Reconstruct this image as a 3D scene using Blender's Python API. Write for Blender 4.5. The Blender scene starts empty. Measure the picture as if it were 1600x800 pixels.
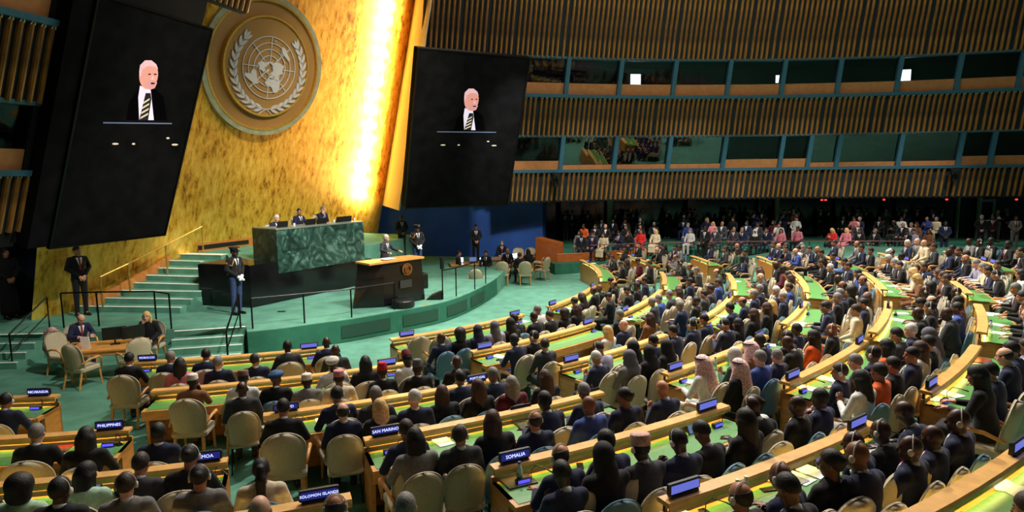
import bpy, math, random
import numpy as np
from mathutils import Matrix, Vector
random.seed(7)
R = math.radians
sc = bpy.context.scene
col = sc.collection
# ------------------------------------------------------------------ camera
F_PX, HORIZON, ROLL, CAM_Z = 1008.6, 274.45, R(0.66), 4.6
PITCH = math.atan((400 - HORIZON) / F_PX)
RT = Vector((1, 0, 0)); FW = Vector((0, math.cos(PITCH), -math.sin(PITCH))); UPV = Vector((0, math.sin(PITCH), math.cos(PITCH)))
CR = math.cos(ROLL) * RT - math.sin(ROLL) * UPV
CU = math.sin(ROLL) * RT + math.cos(ROLL) * UPV
CAM = Vector((0, 0, CAM_Z))
cam_data = bpy.data.cameras.new('camera')
cam_data.sensor_width = 36.0
cam_data.lens = 36.0 * F_PX / 1600.0
cam_data.clip_end = 300
cam = bpy.data.objects.new('camera', cam_data); col.objects.link(cam)
m3 = Matrix((CR, CU, -FW)).transposed()
cam.matrix_world = Matrix.Translation(CAM) @ m3.to_4x4()
sc.camera = cam
# ------------------------------------------------------------------ world, lamps, exposure
world = bpy.data.worlds.new('hall_air'); sc.world = world; world.use_nodes = True
world.node_tree.nodes['Background'].inputs[0].default_value = (0.012, 0.013, 0.015, 1)
world.node_tree.nodes['Background'].inputs[1].default_value = 1.0
sc.view_settings.view_transform = 'Standard'; sc.view_settings.look = 'None'
sc.view_settings.gamma = 1.0; sc.view_settings.use_curve_mapping = False
sc.view_settings.exposure = 0.0
def area(name, loc, target, size, power, colr=(1, .93, .82), sy=None, spread=None):
    l = bpy.data.lights.new(name, 'AREA'); l.energy = power; l.color = colr
    l.shape = 'RECTANGLE' if sy else 'DISK'; l.size = size
    if sy: l.size_y = sy
    if spread: l.spread = spread
    o = bpy.data.objects.new(name, l); col.objects.link(o)
    o.location = loc
    o.rotation_euler = (Vector(target) - Vector(loc)).to_track_quat('-Z', 'Y').to_euler()
    return o
def spot(name, loc, target, power, angle, blend=.4, rad=.25, colr=(1, .94, .85)):
    l = bpy.data.lights.new(name, 'SPOT'); l.energy = power; l.color = colr
    l.spot_size = R(angle); l.spot_blend = blend; l.shadow_soft_size = rad
    o = bpy.data.objects.new(name, l); col.objects.link(o)
    o.location = loc
    o.rotation_euler = (Vector(target) - Vector(loc)).to_track_quat('-Z', 'Y').to_euler()
    return o
# downlights of the dome, over the delegates' floor
LS = 2.7
for i, (x, y, tx, ty, pw) in enumerate([(2, 13, 1, 11, 2600), (9, 13, 8, 12, 2600), (6, 22, 7, 21, 3000), (14, 20, 14, 20, 3000),
                                (1, 20, 1, 19, 1500), (12, 27, 13, 28, 2600), (21, 26, 20, 27, 2600), (-5, 9, -6, 8, 700), (5, 27, 6, 30, 1800)]):
    spot('dome_downlight', (x - 3, y + 5.5, 15.5), (tx, ty, 0), pw * 1.3 * LS, 75, .7, .35)
# stage spots from the ceiling over the audience
spot('stage_spot', (5, 12, 14), (-5.5, 20.5, 1.2), 3600 * LS, 34, .6, .2, (1, .97, .9))
spot('stage_spot', (1, 9, 14), (-9.5, 18.5, .6), 2600 * LS, 34, .6, .2, (1, .97, .9))
spot('stage_spot', (8, 17, 14), (-2, 23, .6), 2600 * LS, 34, .6, .2, (1, .97, .9))
area('dome_cove', (7, 17, 16.3), (7, 17, 0), 16, 900 * LS, (1, .92, .8))
# spots on the gold wall and on the back gallery
spot('gold_spot', (4, 13, 13.5), (-8.6, 28.5, 5.5), 3600 * LS, 30, .8, .3, (1, .9, .66))
spot('gold_spot', (-1, 10, 13.5), (-11.2, 22.8, 3.5), 1800 * LS, 30, .8, .3, (1, .9, .66))
spot('blue_wall_fill', (3, 22, 11), (-2.6, 33, 1.8), 1500 * LS, 30, .8, .3)  # fill spot added to brighten the blue wall
spot('stage_side_fill', (-13.2, 15.2, 5.2), (-13.6, 17.6, 1.2), 120, 60, .6, .1)  # added fill lamp, lifts the person standing in the dim stage side
for x in (4, 9, 14, 19):
    spot('gallery_fill', (x - 1, 21, 12.5), (x, 33.5 - .02 * (x - 11) ** 2, 1.3), 1700 * LS, 34, .7, .3)  # fill spots added to light up the front gallery rows

# ------------------------------------------------------------------ photo pixel -> place
def ray(px, py):
    return (CR * ((px - 800) / F_PX) + CU * ((400 - py) / F_PX) + FW)
def at_z(px, py, z):
    d = ray(px, py); t = (z - CAM_Z) / d.z
    return CAM + d * t
def at_y(px, py, Y):
    d = ray(px, py); return CAM + d * (Y / d.y)
C0 = Vector((-9.117, 25.181, 0))              # centre of the curved desk rows
ROW_R = [12.416, 14.678, 16.848, 18.807, 20.636, 22.305, 23.75, 25.5]
ROW_H = [0.0, .085, .216, .41, .62, .80, 1.0, 1.12]
RAIL = .93
W0 = Vector((11.51, -4.727, 0)); WR, LEAN = 37.765, .333   # back wall: circle centre, radius at z 3.35, forward lean
def floor_r(r):
    return float(np.interp(r, [0] + ROW_R, [0] + ROW_H))
def floor_z(x, y):
    return floor_r(math.hypot(x - C0.x, y - C0.y))
def on_floor(px, py, h, zf=None):
    """point on the ray that stands h above the raked floor"""
    d = ray(px, py)
    z = (zf or 0) + h
    for k in range(60):
        t = (z - CAM_Z) / d.z
        p = CAM + d * t
        if zf is not None: return p
        z2 = floor_z(p.x, p.y) + h
        z = z + .6 * (z2 - z)
    return p
# ------------------------------------------------------------------ materials
MATS = {}
def mat(name, rgb, rough=.6, metal=0.0, var=.12, scale=12.0, spec=.5, bump=0.0, emit=None, estr=0.0, stretch=None, rgb2=None, alpha=None, trans=0.0, sheen=0.0, coat=0.0):
    if name in MATS: return MATS[name]
    m = bpy.data.materials.new(name); m.use_nodes = True
    nt = m.node_tree; b = nt.nodes['Principled BSDF']
    tc = nt.nodes.new('ShaderNodeTexCoord'); n = nt.nodes.new('ShaderNodeTexNoise')
    n.inputs['Scale'].default_value = scale; n.inputs['Detail'].default_value = 4
    src = tc.outputs['Object']
    if stretch:
        mp = nt.nodes.new('ShaderNodeMapping'); mp.inputs['Scale'].default_value = stretch
        nt.links.new(src, mp.inputs[0]); src = mp.outputs[0]
    nt.links.new(src, n.inputs['Vector'])
    r = nt.nodes.new('ShaderNodeValToRGB')
    c1 = [max(0, c * (1 - var)) for c in rgb]; c2 = [min(1, c * (1 + var)) for c in (rgb2 or rgb)]
    r.color_ramp.elements[0].color = (*c1, 1); r.color_ramp.elements[1].color = (*c2, 1)
    r.color_ramp.elements[0].position = .35; r.color_ramp.elements[1].position = .65
    nt.links.new(n.outputs['Fac'], r.inputs[0]); nt.links.new(r.outputs[0], b.inputs['Base Color'])
    b.inputs['Roughness'].default_value = rough; b.inputs['Metallic'].default_value = metal
    b.inputs['Specular IOR Level'].default_value = spec
    b.inputs['Transmission Weight'].default_value = trans
    if coat: b.inputs['Coat Weight'].default_value = coat; b.inputs['Coat Roughness'].default_value = .12
    if sheen: b.inputs['Sheen Weight'].default_value = sheen
    if bump:
        bp = nt.nodes.new('ShaderNodeBump'); bp.inputs['Strength'].default_value = bump; bp.inputs['Distance'].default_value = .01
        nt.links.new(n.outputs['Fac'], bp.inputs['Height']); nt.links.new(bp.outputs[0], b.inputs['Normal'])
    if emit:
        b.inputs['Emission Color'].default_value = (*emit, 1); b.inputs['Emission Strength'].default_value = estr
    MATS[name] = m
    return m
def lin(r, g, b):
    f = lambda c: (c / 255 / 12.92) if c <= 10 else (((c / 255) + .055) / 1.055) ** 2.4
    return (f(r), f(g), f(b))
# ------------------------------------------------------------------ mesh helpers
class MB:
    def __init__(s): s.v = []; s.f = []
    def add(s, vs, fs):
        o = len(s.v); s.v += [tuple(v) for v in vs]; s.f += [tuple(i + o for i in f) for f in fs]; return s
    def box(s, c, d, M=None, bev=0.0):
        x, y, z = d[0] / 2, d[1] / 2, d[2] / 2
        if bev <= 0:
            vs = [Vector((sx * x, sy * y, sz * z)) for sx in (-1, 1) for sy in (-1, 1) for sz in (-1, 1)]
            fs = [(0, 1, 3, 2), (4, 6, 7, 5), (0, 4, 5, 1), (2, 3, 7, 6), (0, 2, 6, 4), (1, 5, 7, 3)]
        else:
            b = bev; vs = []; fs = []
            for (a, bb) in ((z, z), ):
                pass
            prof = [(-x + b, -y), (x - b, -y), (x, -y + b), (x, y - b), (x - b, y), (-x + b, y), (-x, y - b), (-x, -y + b)]
            ins = [(px_ * (1 - b / x), py_ * (1 - b / y)) for px_, py_ in prof]
            rings = [[(p[0], p[1], -z) for p in ins], [(p[0], p[1], -z + b) for p in prof], [(p[0], p[1], z - b) for p in prof], [(p[0], p[1], z) for p in ins]]
            for rg in rings: vs += [Vector(p) for p in rg]
            for k in range(3):
                for i in range(8):
                    j = (i + 1) % 8; fs.append((k * 8 + i, k * 8 + j, k * 8 + 8 + j, k * 8 + 8 + i))
            fs.append(tuple(range(7, -1, -1))); fs.append(tuple(range(24, 32)))
        c = Vector(c)
        vs = [(M @ v if M else v) + c for v in vs]
        return s.add(vs, fs)
    def hexa(s, p):  # 8 points: bottom 4 ccw, top 4 ccw
        return s.add(p, [(3, 2, 1, 0), (4, 5, 6, 7), (0, 1, 5, 4), (1, 2, 6, 5), (2, 3, 7, 6), (3, 0, 4, 7)])
    def tube(s, pts, r, n=8, cap=True):
        pts = [Vector(p) for p in pts]
        rr = r if isinstance(r, (list, tuple)) else [r] * len(pts)
        rings = []
        for i, p in enumerate(pts):
            t = (pts[min(i + 1, len(pts) - 1)] - pts[max(i - 1, 0)]).normalized()
            a = t.cross(Vector((0, 0, 1)))
            if a.length < .05: a = t.cross(Vector((1, 0, 0)))
            a.normalize(); b = t.cross(a)
            rings.append([p + (a * math.cos(2 * math.pi * k / n) + b * math.sin(2 * math.pi * k / n)) * rr[i] for k in range(n)])
        vs = [v for rg in rings for v in rg]; fs = []
        for i in range(len(pts) - 1):
            for k in range(n):
                j = (k + 1) % n; fs.append((i * n + k, i * n + j, (i + 1) * n + j, (i + 1) * n + k))
        if cap:
            fs.append(tuple(range(n - 1, -1, -1))); fs.append(tuple((len(pts) - 1) * n + k for k in range(n)))
        return s.add(vs, fs)
    def lathe(s, prof, n=16, c=(0, 0, 0)):
        vs = []; fs = []
        for (r, z) in prof:
            vs += [Vector((r * math.cos(2 * math.pi * k / n) + c[0], r * math.sin(2 * math.pi * k / n) + c[1], z + c[2])) for k in range(n)]
        for i in range(len(prof) - 1):
            for k in range(n):
                j = (k + 1) % n; fs.append((i * n + k, i * n + j, (i + 1) * n + j, (i + 1) * n + k))
        fs.append(tuple(range(n - 1, -1, -1))); fs.append(tuple((len(prof) - 1) * n + k for k in range(n)))
        return s.add(vs, fs)
    def prism(s, poly, z0, z1):
        n = len(poly)
        vs = [Vector((p[0], p[1], z0)) for p in poly] + [Vector((p[0], p[1], z1)) for p in poly]
        fs = [tuple(range(n - 1, -1, -1)), tuple(range(n, 2 * n))] + [(i, (i + 1) % n, n + (i + 1) % n, n + i) for i in range(n)]
        return s.add(vs, fs)
    def strip(s, lower, upper, closed=False):  # quads between two polylines
        n = len(lower); vs = list(lower) + list(upper)
        return s.add(vs, [(i, i + 1, n + i + 1, n + i) for i in range(n - 1)])
    def sweep(s, frames, prof):  # frames: (origin, axis_u, axis_w) ; prof: closed list of (u, w)
        n = len(prof); vs = []
        for o, u, w in frames: vs += [o + u * a + w * b for a, b in prof]
        fs = []
        for i in range(len(frames) - 1):
            for k in range(n):
                j = (k + 1) % n; fs.append((i * n + k, i * n + j, (i + 1) * n + j, (i + 1) * n + k))
        fs.append(tuple(range(n - 1, -1, -1))); fs.append(tuple((len(frames) - 1) * n + k for k in range(n)))
        return s.add(vs, fs)
    def mesh(s, name, smooth=False):
        me = bpy.data.meshes.new(name); me.from_pydata([tuple(v) for v in s.v], [], s.f); me.validate()
        if smooth: me.polygons.foreach_set('use_smooth', [True] * len(me.polygons))
        return me
    def build(s, name, m, parent=None, smooth=False):
        me = s.mesh(name, smooth); me.materials.append(m)
        return link(name, me, parent)
def link(name, data, parent=None, M=None):
    o = bpy.data.objects.new(name, data); col.objects.link(o)
    if parent: o.parent = parent
    if M is not None: o.matrix_local = M
    return o
def tag(o, label=None, cat=None, group=None, kind=None):
    if label: o['label'] = label
    if cat: o['category'] = cat
    if group: o['group'] = group
    if kind: o['kind'] = kind
    return o
def empty(name, loc, rz=0.0, s=1.0):
    o = bpy.data.objects.new(name, None); col.objects.link(o)
    o.location = loc; o.rotation_euler = (0, 0, rz); o.scale = (s, s, s); o.empty_display_size = .1
    return o
def inst(name, me, parent, M=None, m=None):
    o = link(name, me, parent, M)
    if m is not None:
        if not me.materials: me.materials.append(m)
        o.material_slots[0].link = 'OBJECT'; o.material_slots[0].material = m
    return o
def shade(o): o.data.polygons.foreach_set('use_smooth', [True] * len(o.data.polygons)); return o
ORD = ['zeroth', 'first', 'second', 'third', 'fourth', 'fifth', 'sixth', 'seventh', 'eighth', 'ninth', 'tenth', 'eleventh', 'twelfth',
       'thirteenth', 'fourteenth', 'fifteenth', 'sixteenth', 'seventeenth', 'eighteenth', 'nineteenth', 'twentieth', 'twenty-first', 'twenty-second',
       'twenty-third', 'twenty-fourth', 'twenty-fifth', 'twenty-sixth', 'twenty-seventh', 'twenty-eighth', 'twenty-ninth', 'thirtieth']
def ordn(i): return ORD[i] if i < len(ORD) else str(i) + 'th'
# shared materials
WOOD = mat('desk_wood', lin(214, 150, 76), .35, var=.16, scale=6, stretch=(1, 1, 8), coat=.3)
RAILWOOD = mat('rail_wood', lin(226, 172, 100), .35, var=.12, scale=7, coat=.3)
LEATHER = mat('green_leather', lin(86, 142, 74), .38, var=.1, scale=30, bump=.1)
CARPET = mat('green_carpet', lin(92, 144, 124), .95, var=.14, scale=2.2, spec=.1)
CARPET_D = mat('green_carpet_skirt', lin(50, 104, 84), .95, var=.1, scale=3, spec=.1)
NOSING = mat('step_nosing_white', lin(225, 235, 225), .6, var=.05)
BLACK = mat('black_plastic', lin(16, 16, 18), .4, var=.2)
BLACKM = mat('black_metal', lin(14, 14, 15), .35, .6, var=.2)
STEEL = mat('brushed_steel', lin(170, 170, 172), .3, .9, var=.1)
BEIGE = mat('beige_upholstery', lin(176, 164, 136), .7, var=.08, scale=40, sheen=.2)
TEAL = mat('teal_upholstery', lin(78, 116, 138), .7, var=.1, scale=40, sheen=.2)
TEALP = mat('teal_paint', lin(48, 96, 118), .55, var=.08)
CHAIRWOOD = mat('chair_wood', lin(206, 146, 78), .4, var=.15, scale=9, stretch=(1, 1, 6))
PAPER = mat('white_paper', lin(235, 235, 230), .8, var=.04)
V = Vector
def ring2(r0, r1, z0, z1, n=72):
    mb = MB(); vs = []; fs = []
    for k in range(n):
        a = 2 * math.pi * k / n; c, s = math.cos(a), math.sin(a)
        vs += [V((c * r0, s * r0, z0)), V((c * r1, s * r1, z0)), V((c * r1, s * r1, z1)), V((c * r0, s * r0, z1))]
    for k in range(n):
        j = (k + 1) % n
        for q in range(4):
            w = (q + 1) % 4; fs.append((k * 4 + q, j * 4 + q, j * 4 + w, k * 4 + w))
    return mb.add(vs, fs)
def disc2(r, z0, z1, n=72):
    return MB().lathe([(r, z0), (r, z1)], n)
# ================================================================== THE HALL: floor, ceiling
V = Vector
def rho(x, y): return math.hypot(x - W0.x, y - W0.y)
GAL = [(35.7, .5), (38.2, .65), (40.5, .8)]
def hall_floor():
    NR, NA = 90, 220
    vs = []; fs = []
    for i in range(NR + 1):
        r = 46.0 * i / NR
        for k in range(NA):
            a = 2 * math.pi * k / NA
            x, y = C0.x + r * math.cos(a), C0.y + r * math.sin(a)
            z = floor_r(r)
            if rho(x, y) > 35.75: z = min(z, .30)
            vs.append((x, y, z))
    for i in range(NR):
        for k in range(NA):
            j = (k + 1) % NA
            fs.append((i * NA + k, (i + 1) * NA + k, (i + 1) * NA + j, i * NA + j))
    mb = MB(); mb.add(vs, fs)
    return mb.build('floor', CARPET, smooth=True)
tag(hall_floor(), 'green carpeted floor of the assembly hall sloping up from the stage', kind='structure')
CEIL = mat('ceiling_plaster', lin(60, 62, 64), .9)
mb = MB(); mb.lathe([(44, 16.6), (44, 16.9)], 48, (6, 18, 0)); tag(mb.build('ceiling', CEIL), 'dark domed ceiling plane above the hall', kind='structure')
# ------------------------------------------------------------------ slatted walls
SLAT = mat('slat_wood', lin(132, 92, 42), .5, var=.25, scale=2.5, stretch=(3, 3, .6), rgb2=lin(164, 118, 56))
SLATBACK = mat('slat_backing', lin(20, 34, 42), .9, var=.1)
SILL = mat('sill_wood', lin(176, 118, 70), .5, var=.1, scale=5)
BRACKET = mat('bracket_cream', lin(226, 212, 170), .5)
DARKROOM = mat('booth_dark', lin(5, 5, 6), .9, var=.2)
def glass_mat(name, fac, tint=(.9, .95, .95), rough=.02):
    m = bpy.data.materials.new(name); m.use_nodes = True; nt = m.node_tree; nt.nodes.clear()
    o = nt.nodes.new('ShaderNodeOutputMaterial'); mx = nt.nodes.new('ShaderNodeMixShader')
    t = nt.nodes.new('ShaderNodeBsdfTransparent'); t.inputs[0].default_value = (*tint, 1)
    g = nt.nodes.new('ShaderNodeBsdfGlossy'); g.inputs['Roughness'].default_value = rough
    mx.inputs[0].default_value = fac
    nt.links.new(t.outputs[0], mx.inputs[1]); nt.links.new(g.outputs[0], mx.inputs[2]); nt.links.new(mx.outputs[0], o.inputs[0])
    return m
GLASS_UP = glass_mat('booth_glass', .02, (.6, .64, .64)); GLASS_LOW = glass_mat('mirror_booth_glass', .13, (.3, .34, .34))
BANDS = {'lower': (3.38, 4.72), 'middle': (6.42, 8.1), 'upper': (9.82, 15.2)}
WINS = {'low': (4.86, 6.42), 'high': (8.26, 9.82)}
def back_frame(s, z):
    a = s / WR; r = WR - LEAN * (z - 3.35)
    return W0 + V((math.sin(a) * r, math.cos(a) * r, z)), V((math.cos(a), -math.sin(a), 0)), V((-math.sin(a), -math.cos(a), 0))
# side wall beside the stage: plane of the side screen, a little behind it
LS0 = at_y(80, 387, 16.4); LS1 = at_y(256, 364, 20.0)
LD = V((LS1.x - LS0.x, LS1.y - LS0.y, 0)).normalized(); LN = V((LD.y, -LD.x, 0)); LLEAN = .37; LZ = (LS0.z + LS1.z) / 2
def side_frame(s, z):
    return V((LS0.x, LS0.y, 0)) + LD * s + LN * (LLEAN * (z - LZ) - .45) + V((0, 0, z)), LD.copy(), LN.copy()
def strip_mesh(frame, s0, s1, z0, z1, off, n):
    a = []; b = []
    for i in range(n + 1):
        s = s0 + (s1 - s0) * i / n
        p, t, nn = frame(s, z0); a.append(p + nn * off)
        p, t, nn = frame(s, z1); b.append(p + nn * off)
    return a, b
def slab(mb, frame, s0, s1, z0, z1, o0, o1, n):
    fr = []
    for i in range(n + 1):
        s = s0 + (s1 - s0) * i / n
        p0, t, nn = frame(s, z0); p1, t, nn = frame(s, z1)
        fr.append([p0 + nn * o0, p0 + nn * o1, p1 + nn * o1, p1 + nn * o0])
    vs = [v for f in fr for v in f]; fs = []
    for i in range(n):
        for k in range(4):
            j = (k + 1) % 4; fs.append((i * 4 + k, (i + 1) * 4 + k, (i + 1) * 4 + j, i * 4 + j))
    fs.append((0, 1, 2, 3)); fs.append((n * 4 + 3, n * 4 + 2, n * 4 + 1, n * 4))
    return mb.add(vs, fs)
def slat_band(name, frame, s0, s1, z0, z1, lean, label, brackets, n, seed):
    rnd = random.Random(seed)
    mb = MB(); slab(mb, frame, s0, s1, z0 - .02, z1 + .05, -.25, -.06, n)
    w = mb.build(name, SLATBACK); tag(w, label, kind='structure')
    L = (z1 - z0) * math.hypot(1, lean)
    sm = MB(); sm.add([V((x, y, z)) for z in (0, L) for x, y in ((-.052, -.03), (.052, -.03), (.045, .06), (-.01, .08), (-.045, .035))],
        [(4, 3, 2, 1, 0), (5, 6, 7, 8, 9)] + [(i, (i + 1) % 5, 5 + (i + 1) % 5, 5 + i) for i in range(5)])
    me = sm.mesh('slat'); me.materials.append(SLAT)
    bm = MB(); bm.tube([(-.05, .06, 0), (0, .1, .16), (.05, .06, 0)], .014, 5); bme = bm.mesh('bracket'); bme.materials.append(BRACKET)
    s = s0 + .1; k = 0
    while s < s1 - .05:
        p, t, nn = frame(s, z0); up = (nn * lean + V((0, 0, 1))).normalized(); out = t.cross(up).normalized()
        if out.dot(nn) < 0: out = -out
        M = Matrix((t, out, up)).transposed().to_4x4(); M.translation = p
        link('slat', me, w, M)
        if brackets:
            M2 = M.copy(); M2.translation = p + up * (L - .02); link('bracket', bme, w, M2)
        k += 1; s += .245 + (.07 if rnd.random() < .13 else 0)
    return w
def slat_system(side, frame, lean, ranges, n):
    for b, (z0, z1) in BANDS.items():
        s0, s1 = ranges[b]
        slat_band('wall_%s_%s' % (side, b), frame, s0, s1, z0, z1, lean, '%s slatted timber band of the %s wall over teal backing' % (b, 'curved back' if side == 'back' else 'side screen'), b != 'upper', n, hash(b) % 7 if False else len(b))
# the curved back wall

def s_of_px(px, py):
    d = ray(px, py); lo, hi = 20, 45
    for _ in range(50):
        mid = (lo + hi) / 2; p = CAM + d * mid
        if rho(p.x, p.y) > WR - LEAN * (p.z - 3.35): hi = mid
        else: lo = mid
    p = CAM + d * lo
    return WR * math.atan2(p.x - W0.x, p.y - W0.y)
S_L = s_of_px(795, 240); S_U = s_of_px(664, 10)
slat_system('back', back_frame, LEAN, {'lower': (S_L, 16), 'middle': (S_L, 16), 'upper': (S_U, 16)}, 60)
wn = 0
def window_bay(frame, s0, s1, z0, z1, glass, label, sill_h=.5, tiltout=0.0):
    global wn
    wn += 1
    mb = MB(); slab(mb, frame, s0, s1, z0 - .14, z0, -.3, .12, 4)          # teal ledge
    w = mb.build('window_%d' % wn, TEALP); tag(w, label, kind='structure')
    mb = MB(); slab(mb, frame, s0 - .1, s0 + .1, z0, z1, -.3, .06, 1); mb.build('mullion', TEALP, w)
    mb = MB(); slab(mb, frame, s0 + .1, s1 - .1, z0, z0 + sill_h, -.18, -.1, 4); mb.build('sill_panel', SILL, w)
    mb = MB(); slab(mb, frame, s0 + .1, s1 - .1, z0 + sill_h, z1, -.16, -.14, 4); mb.build('pane', glass, w)
    mb = MB(); slab(mb, frame, s0, s1, z1 - .06, z1 + .04, -.3, -.02, 4); mb.build('head_rail', TEALP, w)
    return w
ups = [s_of_px(x, 116) for x in (805, 887, 970, 1055, 1140, 1225, 1312, 1405, 1498, 1594, 1692)]
for i in range(10):
    window_bay(back_frame, ups[i], ups[i + 1], *WINS['high'], GLASS_UP, '%s dark booth window of the upper row counted from the wall screen' % ordn(i + 1))
lows = [s_of_px(x, 238) for x in (790, 878, 962, 1046, 1132, 1221, 1265, 1310, 1406, 1500, 1550, 1640)]
for i in range(11):
    refl = i in (1, 2, 3, 6, 7, 8)
    window_bay(back_frame, lows[i], lows[i + 1], *WINS['low'], GLASS_LOW if refl else GLASS_UP,
        '%s %sbooth window of the lower row counted from the wall screen' % (ordn(i + 1), 'reflecting ' if refl else 'dark '), .22 if refl else .42)
# booth rooms behind the windows (dark)
for k, (z0, z1) in enumerate((WINS['low'], WINS['high'])):
    mb = MB()
    slab(mb, back_frame, S_L - .6, 16.5, z0 - .2, z1 + .3, -3.2, -3.0, 40)
    slab(mb, back_frame, S_L - .6, 16.5, z0 - .3, z0 - .15, -3.2, -.3, 40)
    slab(mb, back_frame, S_L - .6, 16.5, z1 + .05, z1 + .2, -3.2, -.25, 40)
    tag(mb.build('wall_booth_%s' % ('lower', 'upper')[k], DARKROOM), 'dark back of the %s interpreters booths' % ('lower', 'upper')[k], kind='structure')
SCREENW = mat('monitor_white', (.8, .85, .9), .5, emit=(.8, .88, 1), estr=5)
for px, py, w, nm in ((1007, 113, .28, 'third'), (1233, 113, .2, 'sixth'), (1430, 107, .3, 'eighth'), (823, 116, .16, 'first')):
    s = s_of_px(px, py); p, t, nn = back_frame(s, 8.26); p = p - nn * .9
    e = empty('booth_monitor', p, math.atan2(t.y, t.x))
    tag(e, 'small bright monitor behind the %s upper booth window' % nm, 'monitor')
    b = MB(); b.box((0, 0, .86), (w * 2, .04, w * 2)); b.build('case', BLACK, e)
    b = MB(); b.box((0, -.024, .86), (w * 1.8, .008, w * 1.8)); b.build('screen', SCREENW, e)
    b = MB(); b.tube([(0, 0, 0), (0, 0, .7)], .03); b.build('stand', BLACK, e)
# teal fascia along the top of the lower bands and soffit above the gallery
mb = MB()
slab(mb, back_frame, S_L, 16.5, 3.28, 3.38, -6.5, -.05, 50)
tag(mb.build('ceiling_gallery', mat('soffit_dark', lin(22, 26, 30), .8)), 'dark soffit over the back gallery', kind='structure')
# gallery tiers
def ring_slab(name, r0, r1, z0, z1, a0, a1, m, label, n=60):
    fr = []
    mb = MB(); vs = []; fs = []
    for i in range(n + 1):
        a = a0 + (a1 - a0) * i / n; d = V((math.sin(a), math.cos(a), 0))
        vs += [W0 + d * r0 + V((0, 0, z0)), W0 + d * r1 + V((0, 0, z0)), W0 + d * r1 + V((0, 0, z1)), W0 + d * r0 + V((0, 0, z1))]
    for i in range(n):
        for k in range(4):
            j = (k + 1) % 4; fs.append((i * 4 + k, (i + 1) * 4 + k, (i + 1) * 4 + j, i * 4 + j))
    fs += [(0, 1, 2, 3), (n * 4 + 3, n * 4 + 2, n * 4 + 1, n * 4)]
    mb.add(vs, fs); o = mb.build(name, m); tag(o, label, kind='structure'); return o
A0, A1 = -.27, .47
for i, (r0, z) in enumerate(GAL):
    r1 = GAL[i + 1][0] if i < 2 else 44.2
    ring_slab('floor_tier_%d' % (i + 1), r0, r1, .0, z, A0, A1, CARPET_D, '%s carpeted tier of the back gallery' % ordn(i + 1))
NAVYW = mat('navy_wall', lin(16, 26, 44), .35, var=.15, scale=.8)
wb = ring_slab('wall_gallery', 44.2, 44.5, 0, 3.4, A0 - .1, A1, NAVYW, 'dark blue wall behind the gallery')
GALGLASS = mat('gallery_glass', (.010, .013, .02), .1, spec=.35, var=.2)
POSTM = mat('pale_post', lin(150, 170, 140), .5)
def gal_pt(px, py, r):
    d = ray(px, py); lo, hi = 10, 70
    for _ in range(50):
        mid = (lo + hi) / 2; p = CAM + d * mid
        if rho(p.x, p.y) > r: hi = mid
        else: lo = mid
    return CAM + d * lo
gx = [815, 872, 955, 1070, 1180, 1213, 1300, 1395, 1495]
for i in range(len(gx) - 1):
    p0, p1 = gal_pt(gx[i] + 4, 345, 43.6), gal_pt(gx[i + 1] - 4, 345, 43.6)
    d = V((p1.x - p0.x, p1.y - p0.y, 0)); L = d.length; a = math.atan2(d.y, d.x)
    e = MB(); e.box((L / 2, 0, 1.25), (L, .05, 2.4))
    o = e.build('pane', GALGLASS, wb); o.matrix_local = Matrix.Translation((p0.x, p0.y, .82)) @ Matrix.Rotation(a, 4, 'Z')
for i, (px, w) in enumerate(((953, .34), (1213, .22), (1496, .07), (1529, .2))):
    p = gal_pt(px, 345, 43.3); b = MB(); b.box((p.x, p.y, 2.09), (w, .16, 2.6))
    b.build('pilaster', POSTM, wb)
# door beyond the right end of the gallery
p = gal_pt(1541, 330, 43.4); e = MB(); e.box((0, 0, 1.1), (.95, .06, 2.2)); dd = e.build('door_1', mat('door_pale', lin(150, 170, 160), .5)); dd.location = (p.x, p.y, .8); tag(dd, 'pale framed door in the dark gallery wall', kind='structure')
e = MB(); e.box((0, -.04, 1.3), (.6, .04, 1.5)); e.build('pane', GALGLASS, dd)
e = MB(); e.tube([(.36, -.05, 1.0), (.36, -.12, 1.0), (.24, -.12, 1.0)], .015, 6); e.build('handle', STEEL, dd)
# red exit lamps under the balcony edge
for px in (1284, 1290, 1381, 1479, 1588):
    p = on_floor(px, 306, 3.22, 0.0); q = gal_pt(px, 306, 37.9)
    e = empty('warning_lamp', (q.x, q.y, 3.28)); tag(e, 'small red lamp under the slatted balcony edge at %s' % {1284: 'the pink-jacketed stander', 1290: 'the standers beside the pink jacket', 1381: 'the third gallery tier middle', 1479: 'the thin pale post', 1588: 'the gallery door'}[px], 'lamp')
    b = MB(); b.box((0, 0, -.03), (.14, .1, .06)); b.build('base', BLACK, e)
    b = MB(); b.box((0, -.03, -.09), (.1, .08, .07), bev=.015); b.build('lens', mat('red_lens', (.6, .02, .02), .3, emit=(1, .03, .03), estr=3), e)
# fill downlights and fixtures added under the soffit to brighten the gallery tiers
for k, a in enumerate(np.linspace(-.2, .38, 12)):
    q = W0 + V((math.sin(a) * 39.6, math.cos(a) * 39.6, 3.2)); spot('soffit_fill', q, q + V((math.sin(a) * .6, math.cos(a) * .6, -3)), 95, 110, .6, .08)
    e = empty('soffit_fill_fixture', q + V((0, 0, .06))); tag(e, 'added fill downlight in the gallery soffit, %s from the blue end wall' % ordn(k + 1), 'lamp', 'added gallery soffit downlights')
    ring2(.08, .11, 0, .03, 16).build('rim', STEEL, e); MB().lathe([(.08, .015), (.08, .03)], 16).build('lens', SCREENW, e)
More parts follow.
